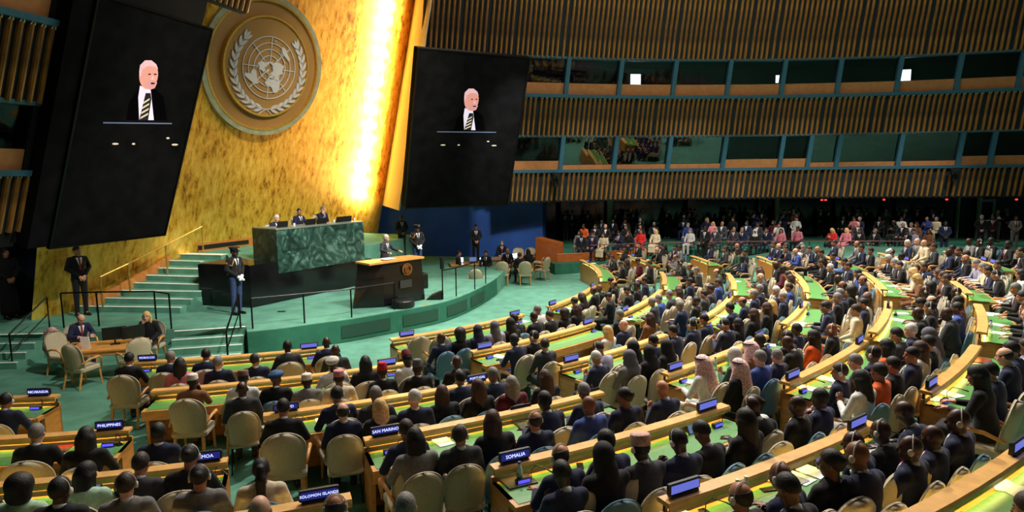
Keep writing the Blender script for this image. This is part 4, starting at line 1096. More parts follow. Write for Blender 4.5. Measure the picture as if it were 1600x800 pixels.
vz = MB(); vz.add([(.09 * math.cos(a), .09 * math.sin(a) + .005, .052) for a in np.linspace(R(20), R(160), 9)] + [(.085 * math.cos(a), .155 * math.sin(a) + .01, .03) for a in np.linspace(R(20), R(160), 9)] + [(.09 * math.cos(a), .09 * math.sin(a) + .005, .06) for a in np.linspace(R(20), R(160), 9)] + [(.085 * math.cos(a), .155 * math.sin(a) + .01, .037) for a in np.linspace(R(20), R(160), 9)],
    [(i, i + 1, 10 + i, 9 + i) for i in range(8)] + [(18 + i, 27 + i, 28 + i, 19 + i) for i in range(8)] + [(9 + i, 10 + i, 28 + i, 27 + i) for i in range(8)]); VISOR = vz.mesh('visor')
hs = MB()
for sx in (1,):
    if True:
        m = MB().lathe([(.004, -.012), (.026, -.010), (.030, 0), (.026, .010), (.004, .013)], 14)
        hs.add([(sx * (.089 + z), x * .9 - .005, y * 1.15 - .008) for x, y, z in m.v], m.f)
HEADSET = hs.mesh('earpiece', True)
bandm = MB(); bandm.tube([(.092 * math.cos(a), -.02, .118 * math.sin(a) + .01) for a in np.linspace(R(-5), R(185), 16)], .005, 5); HBAND = bandm.mesh('headband', True)
flower = MB()
for k in range(5):
    a = 2 * math.pi * k / 5; flower.lathe([(.004, -.004), (.014, 0), (.004, .006)], 8, (.018 * math.cos(a), .018 * math.sin(a), 0))
FLOWER = flower.mesh('flower', True)
# palettes -----------------------------------------------------------------
SKIN = {1: mat('skin_fair', lin(214, 164, 138), .5, var=.07, scale=30), 2: mat('skin_tan', lin(178, 122, 92), .5, var=.07, scale=30), 3: mat('skin_brown', lin(118, 76, 54), .48, var=.08, scale=30), 4: mat('skin_deep', lin(66, 42, 32), .42, var=.1, scale=30)}
HC = {'k': ('black', (20, 17, 16)), 'd': ('dark brown', (48, 34, 26)), 'g': ('grey', (120, 116, 112)), 'w': ('white', (200, 196, 190)), 'b': ('', (44, 34, 28)), 'l': ('black', (18, 15, 15)), 'L': ('brown', (62, 38, 26)), 'y': ('blond', (206, 168, 104)), 'Y': ('grey', (140, 132, 124)), 'h': ('black', (24, 18, 16)), 'a': ('black', (24, 18, 16)), 'p': ('black', (16, 14, 15))}
CLO = {'k': ('black suit', (22, 22, 25)), 'n': ('navy suit', (28, 34, 62)), 'c': ('charcoal suit', (52, 53, 58)), 'b': ('blue jacket', (52, 74, 142)), 'w': ('white outfit', (214, 212, 208)), 'p': ('pink top', (206, 120, 132)), 'r': ('red dress', (196, 36, 34)), 'g': ('green outfit', (48, 78, 60)),
    'G': ('grey jacket', (118, 114, 112)), 't': ('brown outfit', (120, 78, 48)), 'o': ('orange outfit', (216, 92, 34)), 'm': ('maroon outfit', (90, 26, 38)), 'e': ('cream jacket', (208, 192, 160)), 'l': ('pale lilac outfit', (150, 148, 172)), 'M': ('mint jacket', (178, 212, 180))}
def cmat(c): return mat('cloth_' + CLO[c][0].replace(' ', '_'), lin(*CLO[c][1]), .8, var=.14, scale=26, spec=.25, sheen=.1, bump=.25)
SHIRT = mat('shirt_white', lin(226, 226, 230), .7); TIES = [mat('tie_' + n, lin(*c), .6) for n, c in (('navy', (30, 40, 90)), ('red', (140, 24, 32)), ('silver', (120, 124, 134)), ('dark', (24, 24, 28)))]
SHOE = mat('shoe_black', lin(18, 16, 16), .35); EARP = mat('earpiece_grey', lin(206, 200, 190), .5)
GHU = mat('ghutra_red_white', lin(214, 120, 124), .8, var=.25, scale=60, rgb2=lin(240, 210, 206))
CAPC = {'w': ('white', (214, 208, 196)), 'm': ('maroon', (110, 24, 40)), 'r': ('red', (176, 24, 34)), 's': ('grey', (90, 90, 100)), 'i': ('blush pink', (206, 164, 146)), 'u': ('blue', (50, 84, 130)), 'v': ('patterned brown', (120, 84, 74)), 'q': ('pink patterned', (200, 130, 140)), 'k': ('black', (20, 20, 24)), 'n': ('navy', (30, 36, 60)), 'g': ('grey', (150, 148, 150)), 'e': ('ivory', (206, 200, 188))}
def capm(c): return mat('headwear_' + CAPC[c][0].replace(' ', '_'), lin(*CAPC[c][1]), .8, var=.25, scale=45)
USED = set()
def person(loc, rz, look, clothes, skin, pose, label, group=None, scale=1.0, headset=False, skirt=False, tie=None, extra=None, trouser=None):
    """look: hair code, or cap code such as 'K:w' (kufi), 'F:r' (fez), 'H:k' (headscarf), 'G' (ghutra), 'T:u' (turban), 'P' (peaked cap), 'X:i' pillbox, 'B' none"""
    P_ = POSES[pose]; e = empty('person', loc, rz, scale); tag(e, label, 'person', group)
    inst('body', P_['body'], e, None, SKIN[skin])
    cm = cmat(clothes)
    inst('jacket', P_['jacket'], e, None, cm)
    suit = clothes in 'kncbG' and look[0] not in 'HlLyYhap'
    if suit:
        inst('shirt', P_['shirt'], e, None, SHIRT)
        if tie is not False: inst('tie', P_['tie'], e, None, TIES[tie if tie is not None else random.randrange(4)])
    if skirt: inst('skirt', P_['skirt'], e, None, cm)
    else: inst('trousers', P_['trousers'], e, None, trouser or (cm if clothes in 'kncGgtmwe' else cmat('k')))
    for s_ in P_['shoes']: inst('shoe', s_, e, None, SHOE)
    H = P_['head']
    c0 = look[0]
    def hm(code): n_, c = HC[code]; return mat('hair_' + (n_ or 'fringe').replace(' ', '_') + code, lin(*c), .6, var=.35, scale=90, stretch=(1, 1, .35), bump=.5)
    if ':' in look:
        cc = look.split(':')[1]
        nm = {'K': 'kufi_cap', 'F': 'fez_cap', 'H': 'headscarf', 'T': 'turban', 'X': 'pillbox_cap'}[c0]
        inst(nm, HAIR[nm], e, H, capm(cc))
        if c0 in 'KFX': inst('hair', HAIR['hair_fringe'], e, H, hm('k'))
    elif c0 == 'G': inst('headscarf', HAIR['ghutra'], e, H, GHU); inst('agal', AGAL, e, H, BLACK)
    elif c0 == 'P':
        c_ = inst('peaked_cap', HAIR['peaked_cap'], e, H, capm('k')); inst('visor', VISOR, c_, None, BLACK); inst('hair', HAIR['hair_fringe'], e, H, hm('k'))
    elif c0 == 'B': pass
    else:
        nm = {'k': 'hair_short', 'd': 'hair_short', 'g': 'hair_short', 'w': 'hair_short', 'b': 'hair_fringe', 'l': 'hair_long', 'L': 'hair_long', 'y': 'hair_long', 'Y': 'hair_long', 'h': 'hair_bun', 'a': 'hair_full', 'p': 'hair_ponytail'}[c0]
        inst('hair', HAIR[nm], e, H, hm(c0))
    if headset: inst('earpiece', HEADSET, e, H, EARP); inst('earpiece', HEADSET, e, H @ Matrix.Diagonal((-1, 1, 1, 1)), EARP); inst('headband', HBAND, e, H, EARP)
    if extra: extra(e, P_)
    return e
LOW = {}
def low(me, ratio):
    if me.name not in LOW:
        o = bpy.data.objects.new('tmp', me); col.objects.link(o); md = o.modifiers.new('d', 'DECIMATE'); md.ratio = ratio
        ev = o.evaluated_get(bpy.context.evaluated_depsgraph_get()); em_ = ev.to_mesh()
        co = np.empty(len(em_.vertices) * 3, np.float32); em_.vertices.foreach_get('co', co)
        LOW[me.name] = (co.reshape(-1, 3).copy(), [tuple(p.vertices) for p in em_.polygons]); ev.to_mesh_clear(); bpy.data.objects.remove(o)
    return LOW[me.name]
for pn in ('lap', 'lapL', 'lapR', 'phone', 'chin', 'clasp', 'clasp2', 'hold'):
    for kk in ('body', 'jacket', 'trousers', 'shirt'): low(POSES[pn][kk], .07)
for kk in ('hair_short', 'hair_fringe', 'hair_long', 'headscarf'): low(HAIR[kk], .15)
# ================================================================== DESKS
def ang_of(px, py, h=RAIL):
    p = on_floor(px, py, h); return math.atan2(p.y - C0.y, p.x - C0.x)
def polar(r, a, z=0): return V((C0.x + r * math.cos(a), C0.y + r * math.sin(a), z))
LAMPM = mat('desk_strip_lamp', (1, .9, .4), .5, emit=(1, .92, .32), estr=22.0)
DGREY = mat('dark_slot', lin(30, 26, 22), .8)
FRONTW = mat('desk_front_wood', lin(206, 138, 64), .4, var=.14, scale=4, stretch=(1, 1, 5), coat=.2)
DESKS = []
def make_desk(row, sec, p0, p1, label, radius=None, lamp=True):
    r = radius or ROW_R[row - 1]; z0 = floor_r(r)
    a0 = p0 if isinstance(p0, float) else ang_of(*p0); a1 = p1 if isinstance(p1, float) else ang_of(*p1)
    if a0 > a1: a0, a1 = a1, a0
    am = (a0 + a1) / 2
    org = polar(r, am, z0)
    e = empty('delegate_desk', org, am); tag(e, label, 'desk')     # local +x points outward (to the delegates)
    n = max(3, int((a1 - a0) * r / .45))
    def frames(b0, b1, k):
        out = []
        for i in range(k + 1):
            a = b0 + (b1 - b0) * i / k - am
            c, s = math.cos(a), math.sin(a)
            out.append((V((r * c - r, r * s, 0)), V((c, s, 0)), V((0, 0, 1))))
        return out
    def sw(nm, prof, m, b0=a0, b1=a1, k=None):
        return MB().sweep(frames(b0, b1, k or n), prof).build(nm, m, e)
    R4 = lambda u0, u1, w0, w1: [(u0, w0), (u1, w0), (u1, w1), (u0, w1)]
    sw('front_panel', R4(0, .035, -.02, .80), FRONTW)
    sw('rail', [(-.03, .885), (.12, .882), (.12, .85), (.135, .85), (.137, .90), (.12, .925), (-.02, .93), (-.04, .91)], RAILWOOD)
    sw('desk_top', R4(.035, .62, .68, .742), WOOD)
    sw('leather_inlay', R4(.10, .575, .742, .748), LEATHER, a0 + .05 / r, a1 - .05 / r)
    sw('apron', R4(.585, .62, .58, .68), WOOD)
    sw('modesty_slot', R4(.036, .045, .745, .80), DGREY)
    if lamp: sw('strip_lamp', R4(.085, .112, .868, .876), LAMPM, a0 + .1 / r, a1 - .1 / r)
    th = .05 / r
    for b in (a0, a1 - th): sw('end_panel', R4(.0, .45, -.02, .742), FRONTW, b, b + th, 1)
    k = max(2, int((a1 - a0) * r / 1.1))
    pm = MB().box((0, 0, 0), (.03, .03, .13)).mesh('rail_support'); pm.materials.append(DGREY)
    for i in range(k + 1):
        a = a0 + th + (a1 - a0 - 2 * th) * i / k - am
        link('rail_support', pm, e, Matrix.Translation((r * math.cos(a) - r + .02, r * math.sin(a), .84)) @ Matrix.Rotation(a, 4, 'Z'))
    D = dict(row=row, sec=sec, r=r, a0=a0, a1=a1, z=z0, obj=e, label=label)
    DESKS.append(D); return D
BLOCK = {0: 'Solomon Islands block', 1: 'Poland block', 2: 'block after Poland', 3: 'second block past Poland', 4: 'third block past Poland', 5: 'gallery-side block'}
NAMES = {(2, 0): 'Nicaragua desk', (3, 0): 'Philippines desk', (4, 0): 'Samoa desk', (5, 0): 'Solomon Islands desk', (1, 1): 'Morocco desk', (3, 1): 'Poland desk', (4, 1): 'San Marino desk', (5, 1): 'Somalia desk'}
def desk_name(row, sec):
    return NAMES.get((row, sec)) or '%s desk, %s' % (ordn(row), BLOCK[sec])
A = R
for row, sec, p0, p1 in [
    (2, 0, R(-96), (84, 620)), (3, 0, R(-90), (208, 665)), (4, 0, R(-85), (358, 710)), (5, 0, R(-78), (545, 764)),
    (1, 1, (205, 568), (505, 538)), (2, 1, (236, 610), (629, 564)), (3, 1, (411, 648), (764, 592)), (4, 1, (568, 684), (936, 609)), (5, 1, (766, 726), (1131, 630)), (6, 1, (1019, 772), (1350, 655)), (7, 1, R(-66), R(-52.2)),
    (1, 2, (612, 530), (817, 490)), (2, 2, (735, 548), (926, 503)), (3, 2, (872, 568), (1038, 521)), (4, 2, (1034, 582), (1194, 522)), (5, 2, (1218, 595), (1346, 530)), (6, 2, (1428, 608), (1522, 538)),
    (1, 3, (852, 478), (926, 446)), (2, 3, (970, 488), (1028, 452)), (3, 3, (1090, 498), (1140, 462)), (4, 3, (1220, 505), (1257, 470)), (5, 3, (1362, 518), (1387, 470)), (6, 3, (1532, 518), (1524, 474)),
    (1, 4, (932, 432), (912, 405)), (2, 4, (1034, 444), (1033, 424)), (3, 4, (1141, 452), (1134, 426)), (4, 4, (1255, 456), (1236, 422)), (5, 4, (1374, 452), (1348, 424)), (6, 4, (1508, 458), (1490, 438)),
    (2, 5, (992, 410), (960, 395)), (3, 5, (1100, 409), (1069, 400)), (4, 5, (1206, 409), (1182, 400)), (5, 5, (1332, 413), (1288, 400)), (6, 5, (1426, 409), (1376, 394)), (7, 5, (1552, 414), (1476, 392))]:
    nm = desk_name(row, sec)
    make_desk(row, sec, p0, p1, 'curved wooden %s with green leather top and raised rail' % nm if (row, sec) in NAMES else 'curved wooden %s, green top' % nm, 23.87 if (row, sec) == (7, 5) else None)
# ------------------------------------------------------------------ nameplates, consoles
PLATE = mat('plate_case', lin(22, 22, 26), .45, var=.15)
BLUES = mat('plate_blue_screen', lin(36, 40, 110), .4, emit=lin(34, 38, 130), estr=.7, var=.2, scale=18)
BLUEP = mat('plate_pale_screen', lin(70, 80, 170), .4, emit=lin(104, 112, 215), estr=.9, var=.25, scale=30)
LETTER = mat('plate_letter', lin(190, 200, 255), .5, emit=lin(200, 208, 255), estr=1.6)
VIOLET = mat('console_screen', lin(70, 70, 200), .4, emit=lin(92, 84, 255), estr=1.2)
def text_mesh(txt, h):
    c = bpy.data.curves.new('lettering', 'FONT'); c.body = txt; c.size = h; c.align_x = 'CENTER'; c.align_y = 'CENTER'; c.extrude = .0015; c.resolution_u = 2
    o = bpy.data.objects.new('lettering_tmp', c); col.objects.link(o)
    dg = bpy.context.evaluated_depsgraph_get(); me = bpy.data.meshes.new_from_object(o.evaluated_get(dg))
    bpy.data.objects.remove(o); bpy.data.curves.remove(c); me.name = 'lettering'
    return me
case_me = MB().box((0, 0, .075), (.37, .045, .11), bev=.007).mesh('case'); case_me.materials.append(PLATE)
foot_me = MB().box((0, 0, .011), (.32, .06, .022)).mesh('foot'); foot_me.materials.append(PLATE)
scr_me = MB().box((0, -.024, .075), (.33, .004, .075)).mesh('screen'); scr_me.materials.append(BLUES)
scr2_me = MB().box((0, .024, .075), (.33, .004, .075)).mesh('screen'); scr2_me.materials.append(BLUES)
PLATES = [(46, 616, 'NICARAGUA'), (169, 663, 'PHILIPPINES'), (336, 705, 'SAMOA'), (498, 764, 'SOLOMON ISLANDS'), (212, 563, 'MOROCCO'), (483, 538, 0), (447, 634, 'POLAND'), (604, 562, 0), (602, 669, 'SAN MARINO'), (803, 708, 'SOMALIA'), (743, 587, 'PORTUGAL'),
    (636, 519, 0), (755, 537, 0), (802, 487, 0), (861, 471, 0), (892, 557, 0), (916, 499, 0), (1051, 569, 0), (1103, 630, 0), (1230, 582, 0), (1184, 520, 0), (1339, 528, 0), (1057, 753, 0), (1328, 655, 0), (1438, 597, 0), (920, 442, 0), (914, 407, 0), (971, 481, 0), (1091, 491, 0), (986, 398, 0),
    (1200, 403, 0), (1306, 403, 0), (1419, 403, 0), (1533, 404, 0), (1582, 418, 0), (1597, 694, 0), (1136, 458, 0), (1254, 474, 0), (1385, 474, 0)]
con_me = MB().box((0, 0, .03), (.17, .06, .05), bev=.006).mesh('case'); con_me.materials.append(BLACK)
cscr_me = MB().box((0, -.031, .03), (.14, .003, .034)).mesh('screen'); cscr_me.materials.append(VIOLET)
goose_me = MB().tube([(.1, 0, .0), (.1, 0, .12), (.13, -.05, .19), (.2, -.13, .17), (.26, -.2, .14)], [.005, .005, .005, .005, .011], 6).mesh('gooseneck'); goose_me.materials.append(BLACK)
def near_desk(p, tol=.5):
    r = math.hypot(p.x - C0.x, p.y - C0.y); a = math.atan2(p.y - C0.y, p.x - C0.x)
    best = None
    for D in DESKS:
        da = max(D['a0'] - a, 0, a - D['a1']) * D['r']; dd = math.hypot(da, D['r'] - r)
        if best is None or dd < best[0]: best = (dd, D)
    return best[1], a
NPL = {}
for px, py, nm in PLATES:
    p = on_floor(px, py + 6 * (py - 270) / 300, RAIL + .02); D, a = near_desk(p)
    a = min(max(a, D['a0'] + .24 / D['r']), D['a1'] - .24 / D['r'])
    q = polar(D['r'] + .045, a, D['z'] + .93)
    nlab = desk_name(D['row'], D['sec'])
    e = empty('nameplate', q, a + math.pi / 2)      # local -y faces the delegates (outward)
    NPL[nlab] = NPL.get(nlab, 0) + 1; tag(e, ('lit blue country sign reading %s on the desk rail' % nm.title()) if nm else '%s lit blue country sign on rail of %s' % (ordn(NPL[nlab]), nlab), 'sign')
    e.rotation_euler = (0, 0, a + math.pi / 2)
    inst('case', case_me, e); inst('foot', foot_me, e); inst('screen', scr_me, e, None, BLUES if nm else BLUEP); inst('screen', scr2_me, e, None, BLUEP)
    if nm:
        t = text_mesh(nm, .056 if len(nm) < 12 else .039); t.materials.clear(); t.materials.append(LETTER)
        link('lettering', t, e, Matrix.Translation((0, -.028, .075)) @ Matrix.Rotation(R(90), 4, 'X'))
    q = polar(D['r'] + .2, a + .02 / D['r'], D['z'] + .749)
    c = empty('desk_console', q, a + math.pi / 2); tag(c, 'small violet-lit microphone console %s' % ('by the %s sign' % nm.title() if nm else 'at %s sign of %s' % (ordn(NPL[nlab]), nlab)), 'console')
    inst('case', con_me, c); inst('screen', cscr_me, c); inst('gooseneck', goose_me, c)
# ================================================================== CHAIRS
def backrest_mesh(wb, wt, z0, z1, th, curve, lean, y0):
    nu, nv = 12, 14; vs = []; fs = []
    def pt(u, v, side):
        w = wb + (wt - wb) * min(1, v / .6)
        if v > .55: w *= math.sqrt(max(0.0, 1 - ((v - .55) / .45) ** 2.6)) * .985 + .015
        if v < .12: w *= .93 + .07 * v / .12
        z = z0 + (z1 - z0) * v; bulge = (1 - u * u) * math.sin(math.pi * min(1, v * .95 + .03))
        y = y0 - lean * (z - z0) + curve * u * u + (th / 2 + .012 * bulge) * side * (.35 + .65 * min(1, (1 - abs(u)) * 5) * min(1, (1 - v) * 6 + .1))
        return (u * w, y, z)
    for side in (1, -1):
        for j in range(nv + 1):
            for i in range(nu + 1): vs.append(pt(-1 + 2 * i / nu, 1 - (1 - j / nv) ** 1.7, side))
    N = (nu + 1) * (nv + 1)
    for j in range(nv):
        for i in range(nu):
            a = j * (nu + 1) + i; b = a + 1; c = b + nu + 1; d = a + nu + 1
            fs.append((a, d, c, b)); fs.append((N + a, N + b, N + c, N + d))
    rim = [j * (nu + 1) for j in range(nv)] + [nv * (nu + 1) + i for i in range(nu)] + [j * (nu + 1) + nu for j in range(nv, 0, -1)] + [i for i in range(nu, 0, -1)]
    for k in range(len(rim)):
        a, b = rim[k], rim[(k + 1) % len(rim)]; fs.append((a, b, N + b, N + a))
    return MB().add(vs, fs).mesh('backrest', True)
def cushion(w, d, z0, z1, y):
    return MB().box((0, y, (z0 + z1) / 2), (w, d, z1 - z0), bev=.035).mesh('seat')
def leg_mesh(top, bot, r0, r1): return MB().tube([top, bot], [r0, r1], 8).mesh('leg')
KIT = {}
KIT['beige'] = dict(name='delegate_chair', parts=[('seat', cushion(.54, .52, .36, .48, .0), BEIGE), ('backrest', backrest_mesh(.25, .285, .40, 1.03, .07, .07, .2, -.22), BEIGE)] +
    [('leg', leg_mesh((sx * .22, .22, .37), (sx * .23, .24, 0), .026, .018), CHAIRWOOD) for sx in (-1, 1)] + [('leg', leg_mesh((sx * .21, -.22, .40), (sx * .225, -.33, 0), .028, .019), CHAIRWOOD) for sx in (-1, 1)] +
    [('armrest', MB().tube([(sx * .27, -.26, .58), (sx * .30, -.05, .66), (sx * .31, .14, .665), (sx * .30, .22, .60), (sx * .27, .22, .40)], [.02, .026, .03, .024, .02], 8).mesh('armrest', True), CHAIRWOOD) for sx in (-1, 1)])
KIT['teal'] = dict(name='adviser_chair', parts=[('seat', cushion(.46, .46, .39, .47, .0), TEAL), ('backrest', backrest_mesh(.21, .235, .42, .97, .055, .05, .16, -.2), TEAL)] +
    [('leg', leg_mesh((sx * .19, .19, .4), (sx * .2, .21, 0), .013, .011), BLACKM) for sx in (-1, 1)] + [('leg', leg_mesh((sx * .18, -.19, .42), (sx * .2, -.27, 0), .013, .011), BLACKM) for sx in (-1, 1)])
KIT['cream'] = dict(name='cream_chair', parts=[('seat', KIT['beige']['parts'][0][1], mat('cream_upholstery', lin(214, 198, 150), .7)), ('backrest', KIT['beige']['parts'][1][1], MATS['cream_upholstery'] if 'cream_upholstery' in MATS else BEIGE)] + [p for p in KIT['beige']['parts'][2:6]])
KIT['grey'] = dict(name='gallery_chair', parts=[('seat', KIT['teal']['parts'][0][1], mat('grey_upholstery', lin(96, 104, 116), .8)), ('backrest', KIT['teal']['parts'][1][1], MATS['grey_upholstery'])] + [p for p in KIT['teal']['parts'][2:]])
KIT['small'] = dict(name='adviser_chair', parts=[(n_, m_, BEIGE if k_ < 2 else x_) for k_, (n_, m_, x_) in enumerate(KIT['teal']['parts'])])
for k in KIT.values():
    for nm, me, m in k['parts']:
        if not me.materials: me.materials.append(m)
def chair(kind, loc, rz, label, group=None):
    K = KIT[kind]; e = empty(K['name'], loc, rz); tag(e, label, 'chair', group)
    for nm, me, m in K['parts']: inst(nm, me, e, None, m)
    return e
# ================================================================== DELEGATES  (head pixel, look, clothes, skin, pose, flags: h earpiece, s skirt)
CROWD = """
14 626 k n 2 desk h|53 682 g k 1 desk|136 684 l k 2 desk|194 566 k k 2 desk|227 698 k n 4 lap|12 764 a M 4 lap|111 744 l M 3 deskR|75 782 k k 4 lap h|210 720 d c 2 desk|197 758 d G 1 lap h|56 724 L k 3 lapR
264 560 g n 2 desk|262 586 l p 2 lap|322 556 k n 2 desk|341 567 g n 1 lapR|307 590 K:w t 4 chin|398 564 k n 2 lapR h|450 546 k c 4 desk|379 592 K:v w 4 desk h|385 613 B c 4 lap|441 590 T:u k 3 deskR|465 598 K:w G 4 lap|442 651 k k 2 desk f
295 715 h k 2 desk h|309 751 h G 2 lap h|407 742 p e 3 lap|407 790 B g 1 lap|510 536 B n 4 desk|524 548 B c 4 lap|518 566 T:e w 4 desk|529 598 K:q e 3 lap|570 568 l k 3 desk|597 581 F:r k 4 lap|638 563 F:m w 4 phone|657 579 F:s k 4 lap
526 615 k n 2 desk h|587 620 g c 2 desk|546 642 b n 1 lap|626 643 y k 1 lap|664 620 L k 2 deskR|689 633 w n 1 lapL|717 568 B k 4 lap h|719 592 k n 2 desk|719 529 B n 4 lapL|637 675 d n 2 desk|699 678 l G 2 desk|524 796 b k 2 lap h|638 801 g k 1 lap
753 519 a k 3 lap|792 501 k k 3 desk|798 514 H:n n 3 lap|816 513 H:g l 3 lap|824 498 k k 3 desk|831 508 H:k k 3 lap|850 486 g w 2 chin|857 496 a k 3 lap|834 526 k k 2 lapL h|804 532 k n 4 desk|853 539 d c 1 lapR|880 502 d k 1 chin|894 490 L k 3 lap|903 470 k k 3 phone|911 542 d l 2 down h|771 587 g n 2 desk|824 609 Y m 2 lap|878 598 L k 2 phone|766 627 L k 2 lap
852 628 k n 4 desk|912 614 g n 3 down|764 660 L k 2 deskR|738 692 d c 2 lapR h|813 676 b n 2 lap h|881 718 b n 2 desk h|966 700 k n 4 desk|1015 698 H:k k 3 chin|987 736 k n 4 phone|1070 708 X:i c 4 desk h|1102 678 k k 3 down|958 646 B b 3 lap|1125 696 k n 4 phone h|1130 652 B k 4 down h|1184 635 h w 3 lapL|1218 652 B k 4 lap|1200 678 l k 3 lap|1288 640 k n 4 lap|1312 690 B n 4 chin h|1292 730 h k 3 lapL|1253 747 B n 3 desk h|1160 778 b k 2 lap h|1311 792 k k 3 phone
1394 645 B n 4 down|1375 677 B k 4 desk h|1507 687 B n 4 lap|1535 667 B n 4 lapL h|1481 712 B n 4 lapL h|1442 740 B n 3 chin h|1587 792 d G 2 desk|1394 596 l w 3 phone|1406 578 k k 2 lap|1422 584 k o 3 lap|1448 552 k n 2 lapL|1458 543 k k 2 lap|1478 546 L w 2 lap|1487 527 H:g l 2 desk|1382 544 l o 3 lap|1396 524 k c 2 desk|1409 516 w n 1 lap|1365 553 k n 3 lap h|1338 566 g c 1 desk|1505 586 k n 2 chin|1529 582 l k 2 desk|1570 558 b n 1 desk|1556 546 k n 2 desk|1594 544 k l 2 lap
1306 580 d n 2 lapL h|1264 540 B k 4 down|1244 515 k n 4 lap|1235 528 k k 4 lap h|1297 528 l o 4 lap|1320 516 B k 3 lap h|1187 534 k n 4 desk|1152 554 H:e g 2 phone|1175 548 G t 2 desk|1169 576 G k 2 lap|1105 571 G w 2 desk|1213 560 g b 1 lap|1230 560 g n 1 lapR|1202 512 l k 2 lap|1100 500 k n 2 desk|1148 505 k n 2 phone h|941 558 w n 2 phone|988 546 H:k k 2 chin|1018 564 H:g G 2 lapL|974 508 B n 1 lapL|949 518 y w 1 lap|1021 534 k n 2 desk|1048 552 H:k k 2 lap|1086 550 H:k k 2 lap|1050 518 k n 2 desk|1080 508 k n 2 desk h|976 620 h n 3 lapL|1077 618 B n 2 phone|1021 498 L t 2 lap|968 492 g k 1 lap
909 453 b k 3 desk|936 451 B k 3 desk|904 466 L k 2 phone|951 464 h k 2 phone|960 444 b k 2 lap|938 440 k k 2 desk|947 400 L G 2 desk|956 403 d k 2 desk|970 413 d k 2 phone|979 410 L k 2 lap|991 383 d k 1 lap|998 390 L k 2 lap|1024 391 B k 1 chin|1033 384 k k 2 lap|1041 387 l k 2 lap|1056 386 k n 2 lap|1078 385 k G 3 lap|1097 386 k n 3 lap|998 409 k m 2 phone|1014 411 y e 1 lap|1025 410 d k 2 lap|1007 439 k n 2 lap|995 447 k k 3 lap|981 454 k k 2 phone|1002 470 g c 2 desk|1021 466 g b 1 desk|1041 463 g c 1 desk|1050 451 b k 3 lap|1060 456 L e 2 lap|1073 479 g n 2 desk|1089 471 k k 3 lapL|1078 440 k n 3 lap|1077 417 b k 2 desk|1088 423 g c 1 chin|1060 411 k k 3 down h|1048 403 b G 2 phone
1121 426 b c 1 desk|1123 442 d b 2 lap|1114 452 k c 3 lap|1100 460 k c 2 lap|1159 405 k n 4 desk|1169 424 L g 2 desk|1180 427 L g 2 desk|1186 434 B c 1 desk|1165 452 L w 2 desk|1187 450 g n 2 lap|1178 460 g n 2 lap|1158 472 b n 2 desk|1140 482 k n 2 desk|1210 414 B k 4 lap|1223 421 k m 4 lap|1231 430 l e 2 lap|1240 435 L e 2 lap|1234 449 d b 2 lap|1209 455 w n 1 desk|1231 464 g n 1 lap|1215 481 L k 2 lap|1227 478 y k 1 lap|1207 492 L k 2 lap|1267 482 d n 1 chin|1292 478 k n 2 desk|1295 466 g k 2 lap|1313 458 g n 3 desk|1316 447 b t 3 lap|1309 437 B c 4 desk|1307 428 T:u g 4 lap|1296 418 w k 1 lap|1342 456 a k 2 lap|1340 427 k b 2 lap|1347 436 b n 2 lap|1325 416 k n 2 lap|1319 409 k n 2 lap
1266 413 d k 2 desk|1259 408 d k 2 lap|1283 396 k k 2 desk|1271 390 d n 1 desk|1256 389 g c 1 desk|1247 389 k w 2 lap|1238 394 B b 1 desk|1229 385 d n 2 lap|1218 388 k n 2 chin|1204 388 B n 1 lap|1194 384 d n 2 lap|1180 381 B k 2 lap|1138 389 k k 3 lap|1152 393 k g 3 lap|1167 394 k k 2 lap|1126 389 d c 2 lap|1304 386 B k 2 lap|1294 381 k n 2 lap|1285 380 g n 2 lap|1328 390 k n 2 lap|1342 381 b G 2 lap|1341 397 k n 2 lap
1409 381 w n 1 lap|1433 378 B G 1 lap|1449 379 B e 1 lap|1436 390 B k 4 lap|1461 386 d c 2 lap|1453 397 k w 4 lap|1366 391 k k 2 lap|1388 404 w k 1 desk|1396 412 g c 1 desk|1405 415 d k 1 desk|1391 397 K:w w 2 down|1412 427 y e 1 desk|1427 436 y t 1 desk|1426 424 b c 2 lap|1437 420 d n 2 lap|1459 417 d n 2 chin|1466 428 L k 2 lap|1475 432 L t 2 lap|1485 435 d k 2 lap|1490 406 B k 2 lap|1494 379 B G 4 phone|1487 394 B n 4 lap|1510 398 k n 4 lap|1511 380 k k 4 lap h|1524 413 g l 1 desk|1530 420 g e 1 desk|1536 424 k n 2 desk|1548 431 k k 2 desk h|1559 414 k c 2 lap|1544 389 d k 2 lap|1533 386 k k 3 lap|1564 383 k k 4 lap|1567 395 k k 2 chin|1595 389 d l 2 lap|1548 377 k k 4 lap
1566 453 g k 2 desk|1581 466 k k 2 desk|1569 482 d k 2 desk|1581 494 B k 1 desk h|1596 429 l w 2 lap|1423 455 B k 4 desk h|1418 464 B m 3 lap|1446 450 a k 3 lap|1497 457 B k 4 lap h|1453 471 b n 1 lap|1444 478 k k 2 lap h|1413 478 k G 3 down|1434 491 B k 4 desk|1498 492 B c 4 desk|1508 482 k b 3 lap|1502 472 k m 3 lap|1354 485 d e 2 lap|1356 472 k n 2 lap|1368 469 L w 2 lap|1357 436 k n 4 desk
"""
SKIRTLOOKS = ('L', 'y', 'h', 'l')
FRONT, ADV = [], []
PEOPLE = []
for tok in CROWD.replace('\n', '|').split('|'):
    t = tok.split()
    if len(t) < 6: continue
    PEOPLE.append((float(t[0]), float(t[1]), t[2], t[3], int(t[4]), t[5], t[6] if len(t) > 6 else ''))
